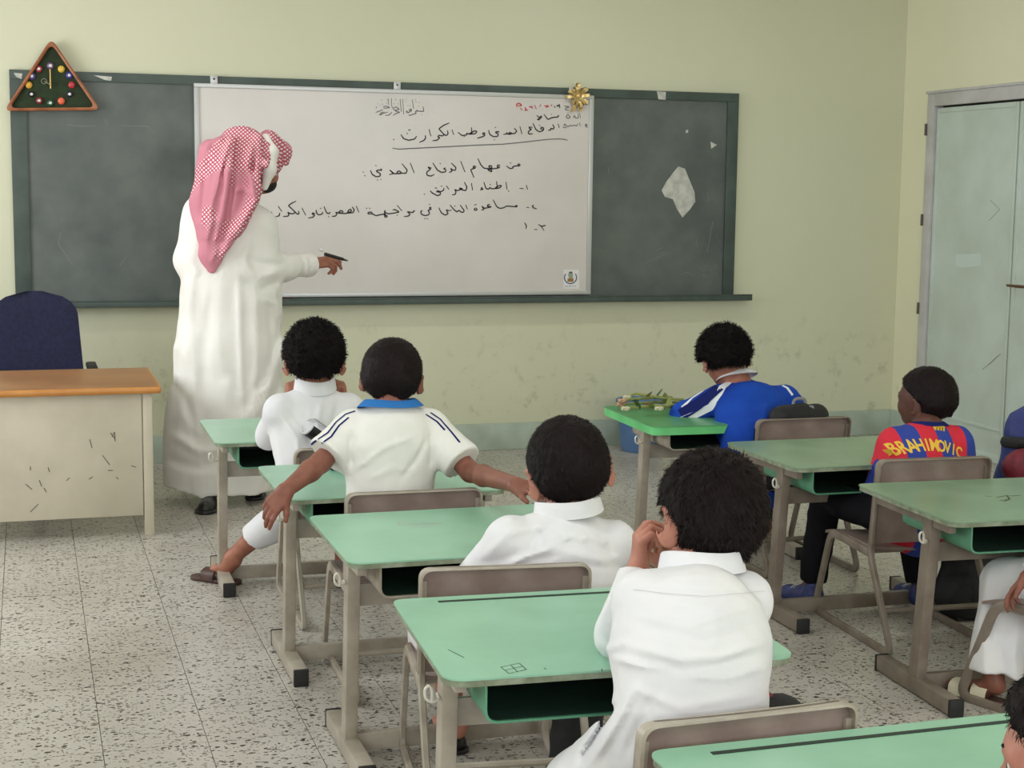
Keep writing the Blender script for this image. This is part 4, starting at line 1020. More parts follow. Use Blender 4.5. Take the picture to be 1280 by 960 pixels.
# ---- boy in blue bending over his desk (5)
M['jblue'] = cloth_mat('blue_football_shirt', col(30, 76, 178), col(24, 62, 160))
M['jnavy'] = cloth_mat('navy_panel', col(24, 34, 96)); M['jwhite'] = cloth_mat('white_panel', col(224, 226, 230))
b5, t5, base5, hd5 = person('boy in a blue football shirt bent over the bright green desk', dict(
    head=(Vy(905, 443, 5.86), -.20, -.42, -.12, 1.04), skin='skin', cloth='jblue', lower='trousers', trouser='blacktr', h=.007, hf=.0038, hands_at_head=None,
    pe=Vy(945, 600, 5.58), wa=Vy(945, 560, 5.59), ch=Vy(940, 515, 5.70), nb=Vy(921, 474, 5.84), w=(.140, .140, .155), sq=.60,
    L=(Vy(899, 499, 5.80), Vy(856, 520, 5.88), Vy(885, 505, 6.06), dict(d=(1, .4, -.1), n=(0, 0, -1), side=1)), R=(Vy(982, 500, 5.74), Vy(1000, 525, 5.92), Vy(930, 508, 6.08), dict(d=(-1, .4, -.1), n=(0, 0, -1), side=-1)),
    lL=((2.90, 5.78, .40), (2.86, 6.06, .40), (2.84, 5.98, .08), (2.84, 6.12, .03)), lR=((3.04, 5.78, .40), (3.08, 6.06, .40), (3.08, 5.98, .08), (3.09, 6.12, .03)),
    cr=(.058, .056, .040), seed=21, wr=.003,
    collar=dict(c=Vy(921, 473, 5.83), rx=.070, ry=.060, h=.022, flare=.22, m='jwhite', up=(-.1, .5, 1)),
    hairm='hairb', hair=dict(n=6000, slen=.016, lift=.008, nape=-.060, thick=.022, seed=13, h=.0042, rough=.005, curly=.8),
    folds=[([(905, 520), (925, 540), (930, 570)], .004, 4), ([(960, 500), (955, 530), (965, 560)], .004, 4), ([(985, 510), (975, 540), (970, 570)], -.005, 4), ([(915, 500), (940, 515), (970, 505)], .003, 4)]))
# ---- boy in the striped shirt (6)
def stripes():
    m = bpy.data.materials.new('red_blue_stripes'); m.use_nodes = True; nt = m.node_tree; b = nt.nodes['Principled BSDF']; L = nt.links.new
    b.inputs['Roughness'].default_value = .8
    tc = nt.nodes.new('ShaderNodeTexCoord'); sx = nt.nodes.new('ShaderNodeSeparateXYZ'); L(tc.outputs['Object'], sx.inputs[0])
    n = nt.nodes.new('ShaderNodeTexNoise'); n.inputs['Scale'].default_value = 5; L(tc.outputs['Object'], n.inputs[0])
    a = nt.nodes.new('ShaderNodeMath'); a.operation = 'MULTIPLY_ADD'; a.inputs[1].default_value = .012; L(n.outputs['Fac'], a.inputs[0]); L(sx.outputs['X'], a.inputs[2])
    q = nt.nodes.new('ShaderNodeMath'); q.operation = 'MULTIPLY_ADD'; q.inputs[1].default_value = 1/.116; q.inputs[2].default_value = 10.05; L(a.outputs[0], q.inputs[0])
    f = nt.nodes.new('ShaderNodeMath'); f.operation = 'FRACT'; L(q.outputs[0], f.inputs[0])
    g = nt.nodes.new('ShaderNodeMath'); g.operation = 'GREATER_THAN'; g.inputs[1].default_value = .5; L(f.outputs[0], g.inputs[0])
    mx = nt.nodes.new('ShaderNodeMix'); mx.data_type = 'RGBA'; mx.inputs[6].default_value = col(206, 34, 56); mx.inputs[7].default_value = col(36, 60, 150); L(g.outputs[0], mx.inputs[0])
    L(mx.outputs[2], b.inputs['Base Color']); return m
M['stripes'] = stripes(); M['gold'] = mat('yellow_print', col(226, 186, 60), .6)
b6, t6, base6, hd6 = person('boy in a red and blue striped shirt with yellow lettering and black trousers', dict(
    head=(Vy(1159, 494, 4.66), .48, .03, .0, .98), skin='skind', cloth='stripes', lower='trousers', trouser='blacktr', h=.007, hf=.0034,
    pe=(2.90, 4.50, .42), wa=Vy(1156, 622, 4.53), ch=Vy(1155, 572, 4.57), nb=Vy(1158, 534, 4.60), w=(.145, .145, .160), sq=.70,
    L=(Vy(1117, 556, 4.60), Vy(1099, 618, 4.64), Vy(1086, 628, 4.82), dict(d=(.3, 1, -.3), n=(.3, 0, -1), side=1)), R=(Vy(1196, 554, 4.56), Vy(1207, 610, 4.60), Vy(1170, 625, 4.84), dict(d=(-.3, 1, -.2), n=(0, 0, -1), side=-1)),
    lL=((2.82, 4.54, .42), (2.755, 4.90, .415), (2.72, 4.92, .09), (2.69, 5.05, .03)), lR=((2.98, 4.54, .42), (3.08, 4.88, .40), (3.10, 4.80, .09), (3.11, 4.95, .03)),
    cr=(.056, .054, .044), seed=25, wr=.003, ears=1.1,
    collar=dict(c=Vy(1158, 534, 4.60), rx=.064, ry=.058, h=.014, flare=.22, m='jnavy', up=(0, .25, 1)),
    hair=dict(n=5000, slen=.006, lift=.0012, nape=-.058, thick=.010, seed=17, h=.0038, rough=.0012, curly=.9, fringe=.045),
    folds=[([(1090, 640), (1080, 650), (1095, 662)], .006, 5), ([(1105, 600), (1112, 620), (1108, 640)], -.004, 4)]))
K = Clay(); K.chain([Vy(1094, 642, 4.62), Vy(1090, 660, 4.64)], [.035, .042], .02, flat=True)
for an, toe in (((2.715, 4.90, .09), (2.66, 5.10, .03)), ((3.10, 4.80, .09), (3.11, 4.98, .03))):
    sh_ = shoe(b6, base6, an, toe, M['trainerb'], M['solew'], .98)
    bb = MB(); a_ = Vector(an); d_ = (Vector(toe)-a_); d_.z = 0; d_.normalize(); sd_ = d_.cross(Vector((0, 0, 1)))
    for t in (.085, .10, .115, .13): bb.tube([a_*Vector((1, 1, 0))+d_*(t-.035)+sd_*-.022+Vector((0, 0, .079-t*.16)), a_*Vector((1, 1, 0))+d_*(t-.035)+Vector((0, 0, .088-t*.16)), a_*Vector((1, 1, 0))+d_*(t-.035)+sd_*.022+Vector((0, 0, .079-t*.16))], .0028, 6)
    for v in bb.bm.verts: v.co -= Vector(base6)
    bb.build('laces', M['solew'], sh_)
# lettering across the shoulders, arched, pressed on to the cloth
def curved_text(txt, obj, parent, base, m, size, cx, cy_, arch, step, z0, hit_dir=(0, 1, 0), name='lettering'):
    dg = bpy.context.evaluated_depsgraph_get()
    from mathutils.bvhtree import BVHTree
    me = obj.data; bvh = BVHTree.FromPolygons([v.co for v in me.vertices], [p.vertices[:] for p in me.polygons])
    tot = len(txt)
    for i, chx in enumerate(txt):
        u = (i-(tot-1)/2)
        fc = bpy.data.curves.new(name, 'FONT'); fc.body = chx; fc.size = size; fc.align_x = 'CENTER'; fc.resolution_u = 2; fc.offset = .0014
        to = bpy.data.objects.new('tmp', fc); C.objects.link(to); bpy.context.view_layer.update()
        tm = bpy.data.meshes.new_from_object(to.evaluated_get(bpy.context.evaluated_depsgraph_get())); bpy.data.objects.remove(to)
        bmx = bmesh.new(); bmx.from_mesh(tm); bmesh.ops.subdivide_edges(bmx, edges=bmx.edges[:], cuts=1)
        a = -u*arch
        for v in bmx.verts:
            x, y = v.co.x*.8, v.co.y; xr = x*math.cos(a)-y*math.sin(a); yr = x*math.sin(a)+y*math.cos(a)
            X = cx+u*step+xr; Z = z0-(u*step)**2*cy_+yr
            o = Vector((X, -1, Z)); h, nrm, _, _ = bvh.ray_cast(o, Vector(hit_dir))
            v.co = (h+nrm*.0015) if h is not None else Vector((X, 0, Z))
        mm = bpy.data.meshes.new(name); bmx.to_mesh(mm); bmx.free(); mm.materials.append(m)
        oo = bpy.data.objects.new(name, mm); C.objects.link(oo); oo.parent = parent
tp = Vy(1162, 562, 4.45)
curved_text('IBRAHIMOVIC', t6, t6, base6, M['gold'], .052, tp.x-base6.x+.012, 2.0, .13, .0222, tp.z-.008)
b_ = MB(); c0 = Vy(1158, 534, 4.60)-Vector(base6)
for k in range(4): b_.box((c0.x-.020+k*.011, c0.y-.083, c0.z-.006), (c0.x-.014+k*.011, c0.y-.072, c0.z+.014))
b_.build('collar_stripes', M['gold'], t6, smooth=False)
# ---- teacher
def ghutra():
    m = bpy.data.materials.new('red_white_check'); m.use_nodes = True; nt = m.node_tree; b = nt.nodes['Principled BSDF']; L = nt.links.new
    b.inputs['Roughness'].default_value = .9
    tc = nt.nodes.new('ShaderNodeTexCoord'); mp = nt.nodes.new('ShaderNodeMapping'); mp.inputs[2].default_value = (.3, .7, .35); L(tc.outputs['Object'], mp.inputs[0])
    nz = nt.nodes.new('ShaderNodeTexNoise'); nz.inputs['Scale'].default_value = 6; L(tc.outputs['Object'], nz.inputs[0])
    sep = nt.nodes.new('ShaderNodeSeparateXYZ'); ad = nt.nodes.new('ShaderNodeMix'); ad.data_type = 'VECTOR'; ad.inputs[0].default_value = .03; L(mp.outputs[0], ad.inputs[4]); L(nz.outputs['Color'], ad.inputs[5]); L(ad.outputs[1], sep.inputs[0])
    def lines(ax):
        a = nt.nodes.new('ShaderNodeMath'); a.operation = 'MULTIPLY'; a.inputs[1].default_value = 76; L(sep.outputs[ax], a.inputs[0])
        f = nt.nodes.new('ShaderNodeMath'); f.operation = 'FRACT'; L(a.outputs[0], f.inputs[0])
        g = nt.nodes.new('ShaderNodeMath'); g.operation = 'LESS_THAN'; g.inputs[1].default_value = .42; L(f.outputs[0], g.inputs[0]); return g
    g1, g2 = lines('X'), lines('Z')
    mxx = nt.nodes.new('ShaderNodeMath'); mxx.operation = 'MAXIMUM'; L(g1.outputs[0], mxx.inputs[0]); L(g2.outputs[0], mxx.inputs[1])
    # broad plain bands near the woven border
    n2 = nt.nodes.new('ShaderNodeTexNoise'); n2.inputs['Scale'].default_value = 4.5; n2.inputs['Detail'].default_value = 1; L(tc.outputs['Object'], n2.inputs[0])
    r2 = nt.nodes.new('ShaderNodeMapRange'); r2.inputs[1].default_value = .50; r2.inputs[2].default_value = .56; L(n2.outputs['Fac'], r2.inputs[0])
    base_ = nt.nodes.new('ShaderNodeMix'); base_.data_type = 'RGBA'; base_.inputs[6].default_value = col(238, 226, 228); base_.inputs[7].default_value = col(190, 78, 104); L(mxx.outputs[0], base_.inputs[0])
    pl = nt.nodes.new('ShaderNodeMix'); pl.data_type = 'RGBA'; pl.inputs[7].default_value = col(206, 134, 150); L(base_.outputs[2], pl.inputs[6]); L(r2.outputs[0], pl.inputs[0])
    L(pl.outputs[2], b.inputs['Base Color']); return m
M['ghutra'] = ghutra(); M['beard'] = mat('black_beard', col(30, 26, 26), .8, None, bump=.4, bscale=300)
TY_ = 7.42
Q_ = lambda px, py, dy=0.: Vy(px, py, TY_+dy)
tH = Head(Q_(322, 206, .02), -.75, -.05, .0, 1.12)
def teacher():
    base = Vector((Q_(285, 600).x, TY_, 0)); S = 1.12
    B = Clay(); tH.skin(B, .9); nb = Q_(300, 250); tH.neck(B, nb, .05, .055)
    pe, ch = Q_(290, 410), Q_(287, 300); B.chain([pe, ch], [.13, .15], .03, ((0, 1, 0), .65)); B.cone(ch, nb, .13, .05, .03)
    shL, elL, wrL = Q_(252, 270, .02), Q_(238, 325, .02), Q_(262, 345, .20)
    shR, elR, wrR = Q_(318, 282, -.02), Q_(330, 338, -.02), Q_(390, 330, .12)
    fine = []
    B.cone(shL, shR, .05, .05, .03)
    for sh, el, wr in ((shL, elL, wrL), (shR, elR, wrR)): B.cone(sh, el, .045, .038, .02); B.chain([el, wr], [.038, .027], .02)
    d = Vector((1, .06, .14)); fine.append(hand(B, wrR, d, Vector((.15, .5, -.85)), 1, curl=(.28, .42, .7, .85), thumb=(.35, .4), s=1.34))
    fine.append(hand(B, wrL, Vector((.6, .5, .3)), Vector((0, .5, -1)), 1, s=1.15))
    for s, x in ((-1, 262), (1, 318)):
        hp = Q_(290+s*16, 420); an = Vector((Q_(x, 600).x, TY_+.02*s, .09)); kn = lerp(hp, an, .5)+Vector((0, .02, 0)); toe = an+Vector((.06, .15, -.06))
        B.chain([hp, kn, an], [.085, .058, .036], .03); B.chain([an, toe], [.034, .026], .02)
    c_ = tH.c; r = .17; reg = (c_-Vector((r, r, r)), c_+Vector((r, r, r)))
    V, Q = B.mesh(.011, fine=[reg], hf=.005)
    for (l, u) in fine:
        l, u = npv(l), npv(u); c = V[Q].mean(1); keep = ~((c > l+.011).all(1) & (c < u-.011).all(1)); Q = Q[keep]
        V2, Q2 = nets(*B.field(l, u, .0032), .0032); Q = np.concatenate([Q, Q2+len(V)]); V = np.concatenate([V, V2])
    body = nmesh('person', V, Q, M['skin'], base)
    tag(body, 'teacher in a long white robe and red checked headscarf writing at the whiteboard', 'person')
    tH.extras(body, base)
    # beard
    Bd = Clay(); k = tH.s; Bd.ell(tH.p(0, .040, -.078), (.060*k, .060*k, .042*k), tH.R, .02); Bd.ell(tH.p(0, .086, -.060), (.028*k, .012*k, .005*k), tH.R, .01)
    Bd.ell(tH.p(0, .10, -.069), (.020*k, .014*k, .008*k), tH.R, .004, op='sub'); Bd.ell(tH.p(0, .05, -.02), (.058*k, .08*k, .034*k), tH.R, .01, op='sub'); Bd.disp.append(wrinkle(120, .0015, 3))
    V, Q = Bd.mesh(.005); nmesh('beard', V, Q, M['beard'], base, body)
    # robe
    K = Clay(); sq = ((0, 1, 0), .70)
    K.chain([Q_(282, 572, .0), Q_(283, 520), Q_(287, 440), Q_(288, 370), Q_(285, 300)], [.270, .275, .245, .215, .195], .06, sq)
    K.cone(Q_(285, 295), Q_(298, 250), .17, .075, .06, sq); K.cone(shL, shR, .075, .075, .06)
    K.cone(Q_(278, 560, 0), Q_(277, 612, 0), .280, .285, .05, sq)
    K.cone(shL, elL, .085, .082, .04); K.cone(elL, lerp(elL, wrL, .9), .078, .055, .03, flat=True)
    K.cone(shR, elR, .088, .078, .04); K.cone(elR, lerp(elR, wrR, .55), .072, .054, .03); K.cone(lerp(elR, wrR, .45), lerp(elR, wrR, .99), .052, .050, .03, flat=True)
    K.plane((0, TY_, .085), (.0, .10, -1))
    fo = [([(298, 330), (300, 420), (304, 520), (312, 600)], .010, 4), ([(318, 350), (322, 440), (316, 540)], .010, 6), ([(240, 300), (232, 420), (222, 560)], .008, 7), ([(262, 360), (255, 460), (250, 590)], -.010, 9),
          ([(350, 430), (330, 500), (296, 540)], .016, 6), ([(352, 400), (335, 470), (300, 510)], -.014, 6), ([(352, 450), (342, 520), (318, 560)], -.012, 6), ([(210, 540), (250, 565), (290, 560)], .012, 6), ([(208, 575), (250, 585), (300, 572)], -.012, 6), ([(280, 470), (300, 500), (345, 480)], .010, 8),
          ([(215, 470), (240, 520), (245, 560)], -.008, 6), ([(225, 310), (235, 330), (250, 345)], .010, 6), ([(300, 335), (325, 345), (352, 340)], .012, 5), ([(305, 322), (330, 330), (356, 330)], -.010, 4), ([(300, 350), (325, 362), (350, 352)], -.012, 5), ([(310, 300), (305, 320), (312, 340)], .008, 5),
          ([(335, 380), (340, 430), (344, 470)], -.010, 5), ([(320, 372), (345, 380), (352, 400)], .008, 4)]
    K.disp.append(wrinkle(5, .011, 3, (1, 1, .35))); K.disp.append(wrinkle(13, .005, 8, (1, 1, .6))); K.disp.append(creases([(a_, b_*1.35, c_) for a_, b_, c_ in fo]))
    V, Q = K.mesh(.0085); V = smooth_v(V, Q, 1, .4); rb = nmesh('robe', V, Q, M['thobet'], base, body)
    b = MB(); a, e = lerp(elR, wrR, .99), (wrR-elR).normalized()
    b.tube([a-e*.055-base, a+e*.004-base], .0545, 20, cap=False); b.build('cuff', M['thobet'], rb)
    # headscarf
    G_ = Clay(); c = tH.c
    G_.ell(tH.p(0, -.008, .012), (.104*k, .118*k, .100*k), tH.R, .02)
    G_.chain([Q_(300, 185, -.02), Q_(283, 215, -.06), Q_(272, 255, -.10), Q_(270, 290, -.13)], [.105, .118, .112, .085], .05, ((.35, .94, 0), .6))
    G_.chain([Q_(270, 285, -.14), Q_(264, 318, -.15), Q_(265, 336, -.15)], [.075, .045, .014], .03, ((.3, .95, 0), .5))
    G_.chain([Q_(300, 200, -.04), Q_(302, 240, -.08), Q_(292, 290, -.13)], [.09, .075, .04], .04, ((.35, .94, 0), .6))
    G_.chain([Q_(336, 178, .02), Q_(352, 190, .06), Q_(354, 205, .08)], [.055, .042, .030], .02)
    G_.cone(Q_(262, 190, .0), Q_(256, 230, .0), .05, .045, .04)
    G_.chain([Q_(322, 172, -.08), Q_(326, 205, -.14), Q_(318, 240, -.15), Q_(296, 285, -.19), Q_(276, 318, -.18)], [.018, .024, .026, .022, .012], .015)
    G_.chain([Q_(256, 192, -.03), Q_(262, 225, -.12), Q_(256, 262, -.15), Q_(256, 296, -.16)], [.02, .022, .020, .012], .015)
    G_.chain([Q_(292, 175, -.10), Q_(288, 215, -.17), Q_(282, 250, -.185), Q_(270, 300, -.19)], [.012, .018, .018, .010], .015)
    G_.plane(tH.p(0, .085, 0), tH.R @ Vector((0, 1, -.45)), c=tH.p(0, .16, -.09), r=.13*k)
    fs = [([(290, 170), (278, 200), (265, 250), (258, 310)], .022, 3.5), ([(318, 172), (308, 210), (320, 250), (296, 290)], .024, 4), ([(302, 172), (292, 215), (285, 270), (272, 320)], -.022, 4), ([(262, 190), (256, 230), (252, 280)], -.010, 4), ([(272, 215), (268, 260), (262, 300)], .012, 4),
          ([(330, 172), (326, 205), (330, 235)], -.010, 4), ([(340, 170), (336, 205), (332, 235)], .012, 4), ([(290, 240), (305, 236), (316, 246)], .012, 4), ([(282, 300), (272, 312), (262, 330)], .010, 3), ([(255, 190), (262, 178), (280, 172)], .012, 4)]
    G_.disp.append(creases(fs)); G_.disp.append(wrinkle(11, .007, 5, (1, 1, .6)))
    V, Q = G_.mesh(.0055); V = smooth_v(V, Q, 1, .3); gh = nmesh('headscarf', V, Q, M['ghutra'], base, body)
    # white cap edge showing below the scarf at the temple and the pale underside of its hanging corner
    W_ = Clay(); W_.chain([Q_(332, 172, -.03), Q_(339, 190, -.07), Q_(337, 212, -.08), Q_(331, 234, -.07)], [.020, .032, .030, .016], .02); W_.chain([Q_(254, 205, .03), Q_(256, 222, .03)], [.030, .018], .02); W_.chain([Q_(272, 318, -.12), Q_(269, 336, -.12)], [.035, .012], .02)
    V, Q = W_.mesh(.006); tag(nmesh('scarf_underside', V, Q, M['thobet'], base, gh), kind='stuff')
    for s, x in ((-1, 262), (1, 318)):
        an = Vector((Q_(x, 600).x, TY_-.10+.10*(s > 0), .09)); shoe(body, base, an, an+Vector((-.25 if s < 0 else .1, -.9 if s < 0 else .6, -.06)), M['blackleather'], M['blackp'], 1.3, 'slip')
    return body, base, wrR, d
tb, tbase, twr, td = teacher()
# marker pen in his fingers
pa, pb = Q_(409, 318.5, .06), Q_(435, 326, .10)
mk = empty('marker_pen', pa, label='black marker pen in the teacher\'s hand', cat='pen')
b = MB(); b.tube([Vector((-.012, 0, .004)), (pb-pa)*.75], .0085, 10); b.build('barrel', M['blackp'], mk)
b = MB(); b.tube([(pb-pa)*.75, (pb-pa)*.88, (pb-pa)], [.006, .005, .002], 8); b.build('nib', M['ink'], mk)
b = MB(); b.tube([Q_(399, 312, .08)-pa, Q_(404, 313, .09)-pa], .008, 10); b.build('cap', M['thobe'], mk)
# ---- boy at the right edge: knees, hand and sandals (7)
b7, t7, base7, hd7 = person('boy in a white thobe and cream sandals, cut off by the right edge', dict(
    head=((3.04, 3.56, .95), .1, -.05, 0, 1.0), skin='skinm', cloth='thobe', h=.008, hf=.0034,
    pe=(3.0, 3.56, .43), wa=(3.01, 3.55, .54), ch=(3.02, 3.55, .70), nb=(3.03, 3.56, .84), w=(.125, .120, .135),
    L=((2.92, 3.55, .76), (2.86, 3.58, .56), Vy(1284, 722, 3.67), dict(d=(-.55, .35, -.75), n=(.2, -.5, -.8), side=1, curl=(.25, .3, .4, .5), s=.90)), R=((3.13, 3.55, .76), (3.2, 3.62, .56), (3.12, 3.80, .62), dict(d=(-.3, 1, 0), n=(0, 0, -1), side=-1)),
    lL=((2.92, 3.58, .43), Vy(1257, 728, 3.84), (2.72, 3.80, .07), (2.66, 3.92, .03)), lR=((3.06, 3.58, .42), (3.05, 3.86, .42), (3.0, 3.84, .08), (2.98, 3.98, .03)),
    hem=.92, seed=31, wr=.004, collar=dict(c=(3.03, 3.56, .835), rx=.066, ry=.06, h=.034), hair=dict(n=2500, slen=.014, lift=.002, seed=19, h=.005),
    folds=[([(1235, 720), (1228, 780), (1232, 850)], .008, 6), ([(1258, 760), (1250, 810), (1255, 855)], -.01, 6), ([(1275, 770), (1268, 820), (1272, 860)], .01, 6)]))
M['sandal'] = mat('cream_strap', col(206, 200, 176), .5)
def sandal(person_, base, an, toe, S=1.0, m=None, bands=((.055, .03), (.13, .03)), solem=None):
    an, toe = Vector(an), Vector(toe); d = toe-an; d.z = 0; d.normalize(); sd = d.cross(Vector((0, 0, 1))); heel = Vector((an.x, an.y, 0))-d*.035*S
    q = lambda t, z, l=0: heel+d*t*S+Vector((0, 0, z*S))+sd*l*S-Vector(base)
    B = Clay(); B.chain([q(.03, .008)+Vector(base), q(.10, .008)+Vector(base), q(.19, .008)+Vector(base)], [.033*S, .032*S, .038*S], .02); B.plane(Vector((0, 0, .016)), (0, 0, 1)); B.plane(Vector((0, 0, .001)), (0, 0, -1))
    V, Q = B.mesh(.004); o = nmesh('sandal', V, Q, solem or M['brownleather'], base, person_)
    for t, w_ in bands:
        b = MB(); rows = []
        for i in range(11):
            a = PI*i/10; l = .040*math.cos(a); z = .014+.050*(1-t*1.9)*math.sin(a)**.6 if 0 < i < 10 else .012
            rows.append([q(t+w_*(-.5+u), z, l) for u in (0, .5, 1)])
        low = [[p-Vector((0, 0, .003)) for p in r] for r in rows]; closed_sheet(b, rows, low); b.build('strap', m or M['sandal'], o)
    return o
sandal(b7, base7, (2.72, 3.80, .07), (2.66, 3.92, .03), bands=((.065, .05), (.135, .055))); sandal(b7, base7, (3.0, 3.84, .08), (2.98, 3.98, .03))
sandal(b1, base1, Vy(290, 697, 5.80), Vy(268, 712, 5.86), m=M['brownleather'], bands=((.13, .06),))
shoe(b1, base1, (1.12, 5.66, .07), (1.13, 5.8, .03), M['brownleather'], M['brownleather'], .95, 'slip')
for bb_, bs_, l in ((b3, base3, (((1.07, 3.86, .08), (1.06, 4.01, .03)), ((1.42, 4.0, .08), (1.44, 4.15, .03)))), (b2_, base2, (((1.27, 4.84, .08), (1.29, 4.99, .03)), ((1.38, 4.86, .08), (1.41, 5.0, .03)))), (b4, base4, (((.80, 2.76, .08), (.76, 2.92, .03)), ((1.30, 2.84, .08), (1.31, 3.0, .03)))), (b5, base5, (((2.84, 5.98, .08), (2.84, 6.12, .03)), ((3.08, 5.98, .08), (3.09, 6.12, .03))))):
    for an, toe in l: shoe(bb_, bs_, an, toe, M['blackleather'], M['blackp'], 1.0, 'slip')
# ---- boy at the bottom right corner (8)
h8 = Vy(1360, 928, 1.50)
b8, t8, base8, hd8 = person('dark haired boy whose head just enters the bottom right corner', dict(
    head=(h8, .75, -.15, .05, .98), skin='skinl', cloth='thobe', h=.008, hf=.0034,
    pe=(1.27, 1.32, .43), wa=(1.26, 1.33, .50), ch=(1.24, 1.38, .60), nb=h8-Vector((.01, .04, .14)), w=(.125, .115, .125),
    L=((1.12, 1.40, .64), (1.08, 1.46, .50), (1.14, 1.60, .50), None), R=((1.34, 1.40, .64), (1.42, 1.46, .50), (1.36, 1.60, .50), None),
    lL=((1.18, 1.34, .42), (1.16, 1.64, .40), (1.16, 1.62, .08), (1.16, 1.76, .03)), lR=((1.33, 1.34, .42), (1.36, 1.64, .40), (1.37, 1.62, .08), (1.37, 1.76, .03)),
    seed=35, collar=None, hair=dict(n=6000, slen=.014, lift=.0016, seed=23, h=.003, thick=.012)))
for an, toe in (((1.16, 1.62, .08), (1.16, 1.76, .03)), ((1.37, 1.62, .08), (1.37, 1.76, .03))): shoe(b8, base8, an, toe, M['blackleather'], M['blackp'], 1.0, 'slip')
c8 = dup(c5, 1.27, 1.34, 0, 'taupe chair under the boy at the bottom right corner, out of the frame')
# ------------------------------------------------------------------ navy stripes on the polo sleeves
def surf_line(obj, base, pxs, y0, m, wd, name, parent):
    from mathutils.bvhtree import BVHTree
    me = obj.data; bvh = BVHTree.FromPolygons([v.co for v in me.vertices], [p.vertices[:] for p in me.polygons])
    pts, nr = [], []
    for i in range(len(pxs)-1):
        for t in range(6):
            px = pxs[i][0]*(1-t/6)+pxs[i+1][0]*t/6; py = pxs[i][1]*(1-t/6)+pxs[i+1][1]*t/6
            h, n, _, _ = bvh.ray_cast(EYE-Vector(base), _ray(px, py).normalized())
            if h is not None: pts.append(h+n*.0012); nr.append(n)
    if len(pts) < 3: return
    b = MB(); L, R_ = [], []
    for i, p in enumerate(pts):
        t = (pts[min(i+1, len(pts)-1)]-pts[max(0, i-1)]).normalized(); s = t.cross(nr[i]).normalized()*wd/2
        L.append(p+s); R_.append(p-s)
    b.grid([L, R_]); b.build(name, m, parent)
for pl in ([(444, 514), (432, 518), (420, 528), (410, 541), (392, 553), (388, 557)], [(436, 522), (424, 532), (414, 546), (400, 556)], [(538, 516), (550, 524), (564, 540), (577, 556)], [(532, 518), (546, 527), (558, 540)]):
    surf_line(t2, base2, pl, 4.5, M['jnavy'], .006, 'sleeve_stripe', t2)
surf_line(t4, base4, [(792, 737), (830, 742), (880, 746), (930, 742), (962, 738)], 2.6, mat('seam', col(206, 206, 210), .9), .0016, 'yoke_seam', t4)
for pl, w_, m_ in (([(899, 484), (886, 495), (870, 507), (847, 521)], .050, 'jnavy'), ([(914, 476), (903, 484), (897, 496), (888, 509), (872, 517), (846, 528)], .030, 'jwhite'), ([(882, 487), (866, 497), (850, 512)], .014, 'jwhite'), ([(972, 479), (984, 485), (992, 496)], .012, 'jwhite')):
    surf_line(t5, base5, pl, 5.8, M[m_], w_, 'sleeve_panel', t5)
